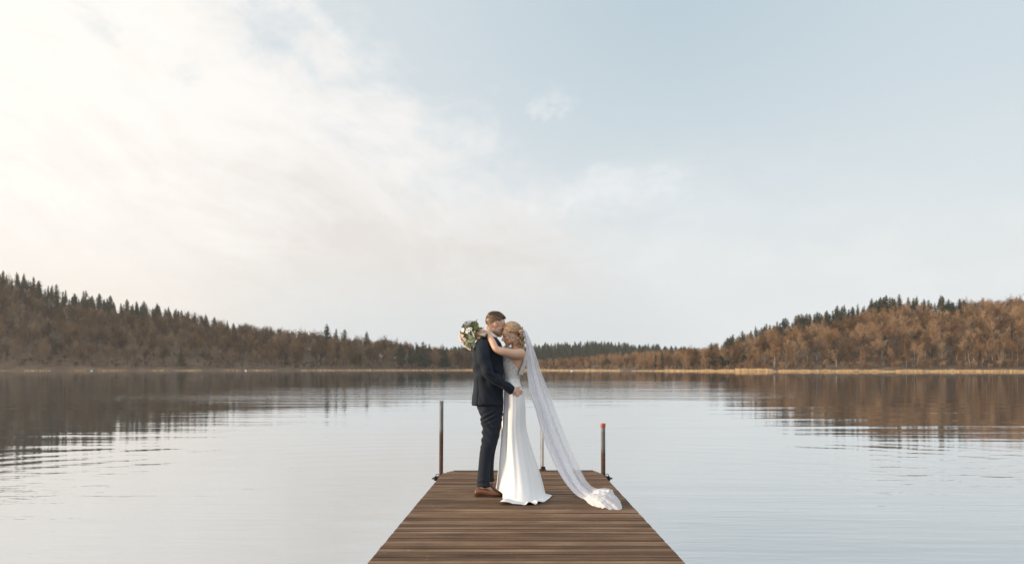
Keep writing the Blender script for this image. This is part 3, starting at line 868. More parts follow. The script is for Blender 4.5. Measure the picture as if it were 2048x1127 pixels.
def head_parts(bm, c, rot, s, male):
    """a head with a face as overlapping rounded pieces, in head space: x forward, y to the person's left, z up (chin -0.115, crown 0.112)"""
    def E(p, r, ry=0, rz=0):
        rr = rot @ Matrix.Rotation(R(rz), 3, 'Z') @ Matrix.Rotation(R(ry), 3, 'Y')
        add_ell(bm, c + rot @ (Vector(p) * s), tuple(x * s for x in r), rr)
    def L(pts, rad, flat=1.0, seg=10): add_limb(bm, [c + rot @ (Vector(p) * s) for p in pts], [r * s for r in rad], 4, seg, flat)
    w = 1.0 if male else .96
    E((-.012, 0, .030), (.098, .076 * w, .083))                    # skull
    E((.012, 0, .018), (.080, .069 * w, .078))                     # forehead
    E((.026, 0, -.038), (.062, .058 * w, .066))                    # face
    E((.040, 0, -.070), (.045, .045 * w, .038))                    # mouth region
    E((.058, 0, -.099), (.026, .026 if male else .021, .018))      # chin
    for y in (-1, 1):
        E((.016, y * .042 * w, -.062), (.048, .020, .028), ry=24, rz=-y * 14)   # jaw
        E((.044, y * .036 * w, -.030), (.030, .024, .024))         # cheek
        E((.058, y * .028, .020), (.022, .026, .010))              # brow
        E((.066, y * .031, .003), (.0145, .0150, .0120))           # closed eye
        E((-.006, y * .0765 * w, -.010), (.017, .0065, .031), ry=-12, rz=y * 14)  # ear
        L([(-.013, y * .084 * w, .014), (-.002, y * .087 * w, .022), (-.022, y * .089 * w, .014), (-.026, y * .088 * w, -.006), (-.014, y * .083 * w, -.034)], [.0035, .0042, .0045, .004, .005], 1, 8)
        E((.079, y * .0095, -.043), (.011, .0065, .0065))          # nostril
    L([(.070, 0, .018), (.085, 0, -.006), (.102 if male else .107, 0, -.033), (.094, 0, -.042)], [.010, .0085, .0092, .0085], .85); E((.088, 0, -.040), (.015, .011, .011))   # nose
    E((.076, 0, -.062), (.014, .024, .0060))                       # upper lip
    E((.073, 0, -.0735), (.014, .021, .0065))                      # lower lip
    E((.056, 0, -.086), (.022, .020, .010)); E((.078, 0, -.050), (.016, .014, .014))
    L([(-.030, 0, -.010), (-.036, 0, -.09)], [.058, .054])

def hand(bm, wrist, fwd, back, s, curls, spread=1.0, thumb_side=1, thumb=None, closed=0.0):
    """palm + four fingers + thumb. fwd: wrist to knuckles; back: out of the back of the hand; curls: bend in degrees per finger"""
    f = fwd.normalized(); b = (back - f * back.dot(f)).normalized(); l = f.cross(b) * thumb_side      # l points to the thumb's side
    W = Vector(wrist)
    for k, t in enumerate((-.030, -.010, .011, .031)):
        add_limb(bm, [W - f * .012 * s + l * t * .55 * s, W + f * .045 * s + l * t * .85 * s, W + f * .084 * s + l * t * s], [.0135 * s, .0135 * s, .0105 * s], 4, 10)
    lens = (.062, .077, .083, .074)     # little .. index (index on the thumb side)
    for k, t in enumerate((-.031, -.0105, .0105, .031)):
        p = W + f * (.086 - .007 * abs(k - 2)) * s + l * t * s
        d = (f + l * (t * 2.4 * spread)).normalized(); pts = [p - d * .018 * s, p]; rad = [.0092 * s, .0095 * s]
        a = R(curls[k]); seg = lens[k] * s
        for q, fr in enumerate((.45, .32, .23)):
            ax = l.normalized()
            sgn = -1 if f.cross(b).dot(l) > 0 else 1
            d = Matrix.Rotation(-a * sgn * -1 if False else (a if f.cross(b).dot(l) < 0 else -a), 3, ax) @ d
            # bend towards the palm (away from the back)
            if q == 0 and d.dot(b) > 0.02 and curls[k] > 5: d = (d - b * 2 * d.dot(b)).normalized()
            p = p + d * seg * fr; pts.append(p); rad.append((.0085, .0078, .0066)[q] * s)
        add_limb(bm, pts, rad, 4, 9)
    tb = W + f * .020 * s + l * .030 * s
    td = thumb if thumb is not None else (f * .75 + l * .55 - b * .25)
    td = td.normalized()
    add_limb(bm, [W + f * .008 * s + l * .014 * s, tb, tb + td * .032 * s, tb + (td * .058 + f * .004 - b * .004) * s], [.014 * s, .0125 * s, .0100 * s, .0082 * s], 4, 9)

def ellipse_ring(cx, cy, z, ax, ay, n=40, pw=2.0, rot=0.0):
    out = []
    for k in range(n):
        a = 2 * math.pi * k / n; ca, sa = math.cos(a), math.sin(a)
        x = ax * abs(ca) ** (2 / pw) * (1 if ca >= 0 else -1); y = ay * abs(sa) ** (2 / pw) * (1 if sa >= 0 else -1)
        out.append(Vector((cx + x * math.cos(rot) - y * math.sin(rot), cy + x * math.sin(rot) + y * math.cos(rot), z)))
    return out

def profile_loft(bm, rows, n=40, sub=4, slope=0.0):
    """rows: (py, px_left, px_right, half depth, depth offset, power) on the couple's plane"""
    q = catmull(rows, sub); rings = []
    for py, xl, xr, hd, off, pw in q:
        a, b = Q(xl, py), Q(xr, py)
        ring = ellipse_ring((a.x + b.x) / 2, D0 + off, a.z, (b.x - a.x) / 2, hd, n, pw)
        if slope: ring = [p + Vector((0, 0, -slope * (p.x - a.x))) for p in ring]
        rings.append(ring)
    add_loft(bm, rings)

def folds(bm, fn):
    """push every vertex along its normal by fn(co)"""
    bm.normal_update()
    mv = [(v, v.normal.copy() * fn(v.co)) for v in bm.verts]
    for v, d in mv: v.co += d
    bm.normal_update()

def sm_obj(name, bm, mat, parent, attrs=None):
    for f in bm.faces: f.smooth = True
    me = bpy.data.meshes.new(name); bm.to_mesh(me)
    for k, fn in (attrs or {}).items():
        at = me.attributes.new(k, 'FLOAT', 'POINT'); at.data.foreach_set('value', np.array([fn(v.co) for v in bm.verts], dtype=np.float32))
    bm.free(); me.materials.append(mat)
    o = obj(name, me)
    if parent:
        o.parent = parent; o.matrix_parent_inverse = parent.matrix_world.inverted() if False else Matrix.Translation(parent.location).inverted()
    return o

def skin_mat(name, c, c2, lipc):
    m, nt, b = new_mat(name)
    p = texco(nt, 'Object'); n = noise_tex(nt, p, 14, 4, .6); n2 = noise_tex(nt, p, 420, 2, .5)
    def att(k):
        a = nt.nodes.new('ShaderNodeAttribute'); a.attribute_name = k; return V(nt, a.outputs['Fac'])
    col = mixc(nt, n, c, c2)
    col = mixc(nt, att('flush') * 0.55, col, (.56, .22, .16))
    col = mixc(nt, att('lip') * 0.9, col, lipc)
    col = mixc(nt, att('beard') * (n2.ss(.35, .65) * 0.4 + 0.45), col, (.23, .13, .075))
    col = mixc(nt, att('brow') * 0.85, col, (.13, .075, .04))
    setin(b, 'Base Color', col); setin(b, 'Roughness', .5); setin(b, 'Subsurface Weight', .12); setin(b, 'Subsurface Radius', (.9, .35, .2)); setin(b, 'Subsurface Scale', .012)
    setin(b, 'Specular IOR Level', .4)
    bump(nt, b, n2, .12, .001)
    return m

def face_attrs(c, rot, s, male):
    inv = rot.transposed()
    def loc(co): return (inv @ (co - c)) / s
    def g(p, q, r): d = [(p[i] - q[i]) / r[i] for i in range(3)]; return math.exp(-(d[0] ** 2 + d[1] ** 2 + d[2] ** 2))
    def lip(co):
        p = loc(co); return 0.0 if p.length > .16 else min(1, 1.3 * max(g(p, (.088, 0, -.0625), (.022, .026, .0065)), g(p, (.085, 0, -.074), (.02, .019, .006))))
    def flush(co):
        p = loc(co)
        if p.length > .16: return 0.0
        return max(max(g(p, (.065, y * .045, -.032), (.03, .022, .02)) for y in (-1, 1)) * .8, g(p, (.10, 0, -.04), (.014, .014, .012)) * .7, max(g(p, (-.01, y * .085, -.01), (.03, .015, .04)) for y in (-1, 1)) * .7)
    def beard(co):
        p = loc(co)
        if not male or p.length > .17: return 0.0
        k = max(0.0, min(1.0, (-.040 - p.z - .25 * max(0, .03 - p.x)) / .03)) * (1 if p.x > -.01 else max(0, 1 + (p.x + .01) / .02))
        return k * max(0, min(1, (p.z + .135) / .02)) * .75
    def brow(co):
        p = loc(co)
        if p.length > .15: return 0.0
        b_ = max(g(p, (.078, y * .032, .021), (.03, .018, .0045)) for y in (-1, 1))
        lash = max(g(p, (.080, y * .031, -.004), (.022, .016, .0042)) for y in (-1, 1))
        return min(1, 1.2 * b_ * (1 if male else .75) + lash * 1.3)
    return {'lip': lip, 'flush': flush, 'beard': beard, 'brow': brow}

def cloth_mat(name, c0, c1, rough=.8, scale=700, sheen=.3, bstr=.25, spec=.3):
    m, nt, b = new_mat(name)
    p = texco(nt, 'Object'); n = noise_tex(nt, mapping(nt, p, (1, 1, .6)), scale, 3, .7); n2 = noise_tex(nt, p, 9, 4, .6)
    setin(b, 'Base Color', mixc(nt, (n * .6 + n2 * .4), c0, c1)); setin(b, 'Roughness', rough); setin(b, 'Specular IOR Level', spec)
    setin(b, 'Sheen Weight', sheen); setin(b, 'Sheen Roughness', .4)
    bump(nt, b, n, bstr, .0012)
    return m
M_suit = cloth_mat('navy_wool', (.0065, .0100, .0165), (.0165, .0225, .0345), .8, 900, .04, .25, .22)
M_shirt = cloth_mat('white_cotton', (.74, .74, .75), (.80, .80, .81), .8, 900, .1)
M_satin = cloth_mat('white_satin', (.68, .68, .68), (.73, .735, .74), .6, 600, .15, .08, .3)
M_tan = cloth_mat('tan_leather', (.060, .021, .008), (.22, .082, .030), .32, 14, 0, .05, .5)
M_sole = cloth_mat('dark_sole', (.018, .013, .010), (.035, .026, .02), .6, 300, 0)
M_gskin = skin_mat('fair_skin', (.56, .345, .245), (.64, .41, .30), (.48, .20, .16))
M_bskin = skin_mat('tanned_skin', (.55, .335, .225), (.62, .39, .27), (.50, .13, .12))
def hair_mat(name, c0, c1, c2):
    m, nt, b = new_mat(name)
    at = nt.nodes.new('ShaderNodeAttribute'); at.attribute_name = 'tint'
    n = noise_tex(nt, texco(nt, 'Object'), 60, 4, .6)
    setin(b, 'Base Color', ramp(nt, (V(nt, at.outputs['Fac']) * .65 + n * .35), [(.15, c0), (.5, c1), (.85, c2)])); setin(b, 'Roughness', .42); setin(b, 'Specular IOR Level', .5)
    return m
M_ghair = hair_mat('short_brown_hair', (.070, .038, .020), (.15, .085, .045), (.27, .165, .09))
M_bhair = hair_mat('blonde_hair', (.20, .115, .055), (.42, .27, .150), (.68, .50, .325))

class TintTubes:
    """many hair strands gathered in one mesh, each with a tint of its own"""
    def __init__(s): s.v = []; s.f = []; s.t = []
    def tube(s, pts, rad, tint, sub=5, seg=6):
        q = catmull([(*p, r) for p, r in zip(pts, rad)], sub); C = [Vector(p[:3]) for p in q]; u = None; o = len(s.v)
        for i, c in enumerate(C):
            d = (C[min(i + 1, len(C) - 1)] - C[max(i - 1, 0)]).normalized()
            if u is None:
                ref = Vector((0, 0, 1)) if abs(d.z) < .9 else Vector((1, 0, 0)); u = (ref - d * ref.dot(d)).normalized()
            else: u = (u - d * u.dot(d)).normalized()
            w = d.cross(u); r = max(q[i][3], .0003)
            for k in range(seg):
                a = 6.28319 * k / seg; s.v.append(c + u * math.cos(a) * r + w * math.sin(a) * r); s.t.append(tint)
        for i in range(len(C) - 1):
            for k in range(seg):
                a = o + i * seg; s.f.append((a + k, a + (k + 1) % seg, a + seg + (k + 1) % seg, a + seg + k))
    def mesh(s, verts, faces, tint):
        o = len(s.v); s.v += list(verts); s.t += [tint] * len(verts); s.f += [tuple(i + o for i in f) for f in faces]
    def build(s, name, mat, parent, smooth=True):
        sizes = [len(f) for f in s.f]
        me = mesh_np(name, np.array([tuple(v) for v in s.v]), [i for f in s.f for i in f], sizes, mat, smooth, {'tint': s.t})
        o = obj(name, me, parent)
        if parent: o.matrix_parent_inverse = Matrix.Translation(parent.location).inverted()
        return o
# ---------------------------------------------------------------- the groom
G = empty('person', (float(Q(972, 990).x), D0 - .02, 0.0))
tag(G, 'man in navy suit and tan shoes with arm round the bride', 'person')
G_HC = Q(991.5, 648.5, -.01)
G_ROT = frame(Vector((1.0, .10, -.20)), Vector((.20, .0, 1.0)))
G_S = 1.0
def shoe(parent, heel, toe_dir, L, name='shoe'):
    """a derby shoe: upper, sole and laces; heel = back of the sole on the deck"""
    f = toe_dir.normalized(); l = Vector((0, 0, 1)).cross(f); up = Vector((0, 0, 1))
    prof = [  # t along, half width, top height, inner power
        (0.00, .022, .060), (.03, .031, .074), (.12, .036, .084), (.26, .037, .088), (.38, .038, .084), (.50, .042, .068), (.62, .046, .056), (.75, .046, .047), (.87, .038, .039), (.95, .026, .030), (1.0, .010, .020)]
    q = catmull(prof, 4); bm = bmesh.new(); rings = []
    for t, w, h in q:
        c = heel + f * (t * L); z0 = .016 - .004 * max(0, min(1, (t - .3) / .2)) + .010 * max(0, t - .8) * 5 * .5
        ring = []
        for k in range(20):
            a = 6.28319 * k / 20; ca, sa = math.cos(a), math.sin(a)
            zz = z0 + (h - z0) * .5 * (1 + (abs(sa) ** .8) * (1 if sa > 0 else -1))
            ww = w * (abs(ca) ** .7) * (1 if ca > 0 else -1) * (1.0 if sa < .2 else 1 - .28 * (sa - .2))
            ring.append(c + l * ww + up * zz)
        rings.append(ring)
    add_loft(bm, rings); s = sm_obj(name, bm, M_tan, parent)
    bm = bmesh.new(); rings = []
    for t, w, h in catmull(prof, 3):
        c = heel + f * (t * L * 1.012 - .003); w2 = w + .0035; arch = .007 if .30 < t < .52 else 0
        top = .022 + (.008 * max(0, t - .8) * 3); bot = .0005 + arch + .012 * max(0, t - .85) * 4 * .6
        rings.append([c + l * w2 + up * top, c - l * w2 + up * top, c - l * w2 + up * bot, c + l * w2 + up * bot])
    add_loft(bm, rings); so = bm_obj('sole', bm, M_sole, None); so.parent = s
    bm = bmesh.new()
    for k in range(4):
        t = .36 + .055 * k; h = float(np.interp(t, [p[0] for p in prof], [p[2] for p in prof]))
        c = heel + f * (t * L) + up * (h + .001)
        add_limb(bm, [c + l * .018 - up * .004, c + up * .003, c - l * .018 - up * .004], [.0022] * 3, 3, 6)
    c = heel + f * (.34 * L) + up * .09
    for y in (-1, 1):
        add_limb(bm, [c, c + l * y * .014 + up * .016 + f * .010, c + l * y * .024 + up * .004 + f * .02, c + f * .004], [.0018] * 4, 4, 6)
    la = sm_obj('laces', bm, M_sole, None); la.parent = s
    return s

def build_groom():
    # --- body (one continuous surface under the clothes)
    bm = bmesh.new(); head_parts(bm, G_HC, G_ROT, G_S, True)
    add_limb(bm, [Q(988, 656), Q(984, 668), Q(980.5, 680), Q(979, 690)], [.058, .060, .066, .08], 4, 16)
    add_limb(bm, [Q(979, 690), Q(977, 715), Q(978, 745), Q(977, 775), Q(979, 806)], [.085, .100, .095, .09, .09], 4, 16)
    for s in (-1, 1):
        add_limb(bm, [Q(978, 692), Q(968, 696, s * .15), Q(968.5, 704, s * .20)], [.045, .045, .042], 3, 12)
        add_limb(bm, [Q(980, 806, s * .05), Q(982, 830, s * .09), Q(981.5, 868, s * .10), Q(974, 902, s * .11), Q(969 + 5 * (s > 0), 960, s * .12)], [.065, .055, .045, .042, .034], 4, 14)
        add_limb(bm, [Q(969 + 5 * (s > 0), 958, s * .12), Q(970 + 5 * (s > 0), 978, s * .12), Q(982 + 5 * (s > 0), 982.5, s * .12)], [.036, .032, .022], 3, 10)
    # right arm, bent round the bride's hip
    add_limb(bm, [Q(967, 697, -.17), Q(971, 720, -.245), Q(979.5, 747, -.262), Q(1004, 764, -.235), Q(1022, 778, -.200), Q(1028, 780.5, -.186)], [.045, .040, .036, .033, .027, .025], 4, 12)
    hand(bm, Q(1026.5, 778.8, -.192), Vector((.066, .058, -.036)), Vector((.45, -1, .05)), 1.02, (17, 20, 20, 17), .55, -1, Vector((.70, .55, .16)))
    # left arm behind her back
    add_limb(bm, [Q(968, 697, .17), Q(972, 720, .235), Q(980, 746, .255), Q(996, 760, .24), Q(1011, 769, .205)], [.045, .040, .036, .033, .026], 4, 12)
    hand(bm, Q(1011, 769, .205), Vector((.9, -.36, -.06)), Vector((.36, .9, .1)), .95, (16, 18, 18, 16), .5, 1)
    b2 = remesh(bm, .0033, 3, .5); keep_largest(b2)
    sm_obj('body', b2, M_gskin, G, face_attrs(G_HC, G_ROT, G_S, True))
    # --- trousers
    bm = bmesh.new()
    profile_loft(bm, [(792, 955, 1005, .135, 0, 2.3), (804, 952, 1006.5, .165, 0, 2.3), (818, 955.5, 1006, .168, 0, 2.4), (832, 961, 1005, .16, 0, 2.5)], 36, 3)
    for s in (-1, 1):
        rows = [(812, 956 if s < 0 else 962, 1006, .085, s * .078, 2), (830, 960.5, 1004.5, .084, s * .082, 2), (857, 965.5 + 1.5 * (s > 0), 1001, .073, s * .095, 2), (876, 965 + 3 * (s > 0), 995.5 + 2 * (s > 0), .066, s * .105, 2), (902, 960.5 + 6 * (s > 0), 987 + 3 * (s > 0), .062, s * .113, 2),
                (932, 957.2 + 7 * (s > 0), 982 + 5 * (s > 0), .056, s * .12, 2), (954, 955.3 + 8 * (s > 0), 980.5 + 6 * (s > 0), .053, s * .123, 2), (966, 954.4 + 8 * (s > 0), 981.5 + 6 * (s > 0), .053, s * .124, 2), (969.5, 954.6 + 8 * (s > 0), 981 + 6 * (s > 0), .053, s * .124, 2)]
        if s > 0: rows = [(r[0] - (3.5 if r[0] > 925 else 0), *r[1:]) for r in rows]
        profile_loft(bm, rows, 30, 4)
    b2 = remesh(bm, .0050, 4, .5)
    z = lambda py: HC + (HY - py) / F * D0
    def f_tr(co):
        x = (co.x - Q(980, 800).x) / .15; zz = co.z
        a = math.exp(-((zz - z(862)) / .13) ** 2) * (.6 + .4 * math.tanh(-x * 2))
        d = math.sin((zz * 80 + co.x * 62 + 3.0 * mnoise.noise(co * 7)) ) * .0085 * a
        b = math.exp(-((zz - z(832)) / .06) ** 2) * .9
        d += math.sin(zz * 120 - co.x * 70 + 4 * mnoise.noise(co * 6 + Vector((3, 0, 0)))) * .0055 * b
        c = math.exp(-((zz - z(962)) / .05) ** 2)
        d += math.sin(zz * 130 + 4 * mnoise.noise(co * 9)) * .003 * c
        d += mnoise.noise(Vector((co.x * 16, co.y * 16, co.z * 3))) * .008
        return d
    folds(b2, f_tr); sm_obj('trousers', b2, M_suit, G)
    # --- jacket: trunk and both sleeves in one piece
    bm = bmesh.new()
    profile_loft(bm, [(672, 968, 991, .070, 0, 2), (675.5, 963, 995, .098, 0, 2), (679.5, 957, 998.5, .148, .0, 2.1), (684, 952.5, 1002, .188, .0, 2.2), (693, 948.5, 1005, .205, .0, 2.3), (704, 946, 1006.8, .210, 0, 2.4), (718, 945, 1007.5, .205, 0, 2.5),
                      (735, 946.5, 1007.5, .195, 0, 2.5), (752, 948.2, 1007.3, .185, 0, 2.4), (770, 948.8, 1007, .182, 0, 2.4), (788, 946.6, 1007, .188, 0, 2.4), (800, 945.2, 1007.2, .194, 0, 2.4), (807.5, 944.6, 1007.4, .197, 0, 2.4), (808.2, 946, 1006, .19, 0, 2.4)], 44, 4, slope=.012)
    for s in (-1, 1):
        k = 1 if s < 0 else .93
        add_limb(bm, [Q(968, 689, s * .155), Q(966.5, 697, s * .197), Q(968, 711, s * .236 * k), Q(972.5, 729, s * .258 * k), Q(979, 746, s * .264 * k), Q(993, 757.5, s * .255 * k), Q(1009, 768.5, s * .228 * k), Q(1021.5, 777.3, s * .199 * k), Q(1024, 779, s * .193 * k)],
                 [.062, .068, .066, .061, .0575, .052, .048, .046, .045], 5, 20, ends=False)
    b2 = remesh(bm, .0048, 3, .5)
    ex, ez = Q(979, 748).x, Q(979, 748).z
    def f_jk(co):
        dx, dz = co.x - ex, co.z - ez; near = 1.0 if co.y < D0 - .15 else 0.35
        r = math.hypot(dx, dz)
        cr = dz * .9 + dx * .25 + .012 * mnoise.noise(co * 9)
        d = math.sin(cr * 130) * .0058 * math.exp(-((dx - .035) / .05) ** 2 - ((dz - .005) / .055) ** 2) * near
        t = dx * .8 - dz * .6                      # along the forearm
        d += math.sin(t * 60 + co.z * 40 + 5 * mnoise.noise(co * 6)) * .0032 * math.exp(-((r - .14) / .10) ** 2) * near
        d += mnoise.noise(Vector((co.x * 9, co.y * 9, co.z * 4))) * .009 + mnoise.noise(Vector((co.x * 20 + co.z * 12, co.y * 18, co.z * 6))) * .0045
        d += math.sin(co.z * 34 - co.x * 38 + 3 * mnoise.noise(co * 4)) * .0048 * math.exp(-((co.z - (ez + .02)) / .12) ** 2)
        # centre back seam opening into a vent below the waist
        sx = co.x - Q(957.5, 780).x - (co.z - ez) * .02
        if co.y < D0 - .02 and co.x < Q(966, 780).x and co.z < ez - .02:
            d -= .007 * math.exp(-(sx / .006) ** 2) * min(1, (ez - .02 - co.z) / .04)
            if sx < 0: d += .004 * min(1, (ez - .02 - co.z) / .08)
        return d
    folds(b2, f_jk); jk = sm_obj('jacket', b2, M_suit, G)
    # --- jacket collar, shirt collar, cuffs
    def band(name, mat, par, pts_lo, pts_hi, thick):
        bm = bmesh.new(); lo = catmull(pts_lo, 6); hi = catmull(pts_hi, 6); rows = []
        for a, b in zip(lo, hi):
            a, b = Vector(a), Vector(b); c = Q(981, 672); c.z = a.z
            n = (a - c); n.z = 0; n.normalize()
            rows.append([bm.verts.new(a + n * thick), bm.verts.new(b + n * thick), bm.verts.new(b), bm.verts.new(a)])
        for r0, r1 in zip(rows, rows[1:]):
            for k in range(4): bm.faces.new((r0[k], r0[(k + 1) % 4], r1[(k + 1) % 4], r1[k]))
        bm.faces.new(rows[0]); bm.faces.new(rows[-1][::-1])
        bmesh.ops.recalc_face_normals(bm, faces=bm.faces[:])
        o = sm_obj(name, bm, mat, par); return o
    ang = [-150, -110, -70, -30, 20, 70, 120, 165]       # round the neck, from front right round the near side, back and far side
    def neck_ring(r, pyf, pyb, tilt=1.0):
        out = []
        for k in range(15):
            a = R(20 + 320 * k / 14)          # 0 = front
            x = math.cos(a); y = -math.sin(a)
            py = pyb + (pyf - pyb) * (.5 + .5 * x); pxc = 983.2 - (py - 664) * .18
            p = Q(pxc, py); out.append(Vector((p.x + x * r * 1.02, p.y + y * r, p.z)))
        return out
    band('shirt_collar', M_shirt, G, neck_ring(.071, 683, 668.5), neck_ring(.0655, 673.0, 657.0), .004)
    bm = None
    band('collar', M_suit, None, neck_ring(.090, 697, 675), neck_ring(.0745, 688.5, 664.5), .006)
    co = bpy.data.objects['collar']; co.parent = jk; co.matrix_parent_inverse = Matrix()
    co.location = (0, 0, 0)
    for s in (-1, 1):
        k = 1 if s < 0 else .93
        bm = bmesh.new(); add_limb(bm, [Q(1020, 776.3, s * .203 * k), Q(1025.6, 780.0, s * .190 * k)], [.037, .037], 2, 18, ends=False); sm_obj('shirt_cuff', bm, M_shirt, G)
    # --- hair: short, cropped sides and longer swept top
    tt = TintTubes(); rng = random.Random(8)
    cap_v = []; cap_f = []
    def scalp(th, ph, k=1.0):
        """point on the skull: th round from front, ph up"""
        p = Vector((-.012 + .098 * math.cos(ph) * math.cos(th), .076 * math.cos(ph) * math.sin(th), .030 + .083 * math.sin(ph)))
        q = Vector((.012 + .080 * math.cos(ph) * math.cos(th), .069 * math.cos(ph) * math.sin(th), .018 + .078 * math.sin(ph)))
        p = p if (p - Vector((0, 0, .02))).length > (q - Vector((0, 0, .02))).length else q
        c = Vector((-.01, 0, .02)); return c + (p - c) * k
    def hairline(th):
        a = abs((th + math.pi) % (2 * math.pi) - math.pi)      # 0 front .. pi back
        return float(np.interp(a, [0, .55, .9, 1.15, 1.45, 1.75, 2.1, 3.15], [.62, .60, .50, .02, .10, -.18, -.50, -.62]))
    NT, NP = 64, 14
    for i in range(NT):
        th = 2 * math.pi * i / NT; h0 = hairline(th)
        for j in range(NP + 1):
            ph = h0 + (math.pi / 2 - h0) * j / NP
            thick = .0015 + .012 * min(1, max(0, (ph - .20) / .6)) if j else -.004
            if abs((th + math.pi) % (2 * math.pi) - math.pi) < 1.0 and j: thick += .004
            thick *= 1 + .35 * mnoise.noise(Vector((th * 5, ph * 7, 1)))
            p = scalp(th, ph); p = p + (p - Vector((-.01, 0, .02))).normalized() * thick; cap_v.append(G_HC + G_ROT @ p)
    for i in range(NT):
        for j in range(NP):
            a, b = i * (NP + 1) + j, ((i + 1) % NT) * (NP + 1) + j; cap_f.append((a, b, b + 1, a + 1))
    tt.mesh(cap_v, cap_f, .5)
    for _ in range(5200):
        th = rng.uniform(0, 6.2832); h0 = hairline(th); ph = h0 + (math.pi / 2 - h0) * rng.random() ** 1.2
        p = scalp(th, ph); n = (p - Vector((-.01, 0, .02))).normalized(); top = min(1, max(0, (ph - .2) / .5))
        L = .005 + .026 * top * rng.uniform(.5, 1.1)
        tng = Vector((.9 if top > .45 else -.25, rng.gauss(0, .35), .25 if top > .45 else -.9)); tng = (tng - n * tng.dot(n)).normalized()
        dirn = (n * (.10 + .34 * rng.random() * top) + tng).normalized()
        base = p + n * (.001 + .008 * top); e = base + dirn * L
        sd_ = dirn.cross(n + Vector((.01, .02, 0))).normalized() * (.0013 + .0020 * top)
        W_ = lambda q: G_HC + G_ROT @ q
        tt.mesh([W_(base - sd_), W_(base + sd_), W_(base + dirn * L * .6 + sd_ * .8), W_(e), W_(base + dirn * L * .6 - sd_ * .8)], [(0, 1, 2, 3, 4)], min(1, max(0, rng.gauss(.35 + .2 * (1 - top), .2))))
    tt.build('hair', M_ghair, G, True)
    # --- shoes
    shoe(G, Vector((Q(950.6, 990).x, D0 - .135, 0)), Vector((1, -.03, 0)), .285)
    shoe(G, Vector((Q(961.5, 990).x, D0 + .150, 0)), Vector((1, -.10, 0)), .285)
build_groom()

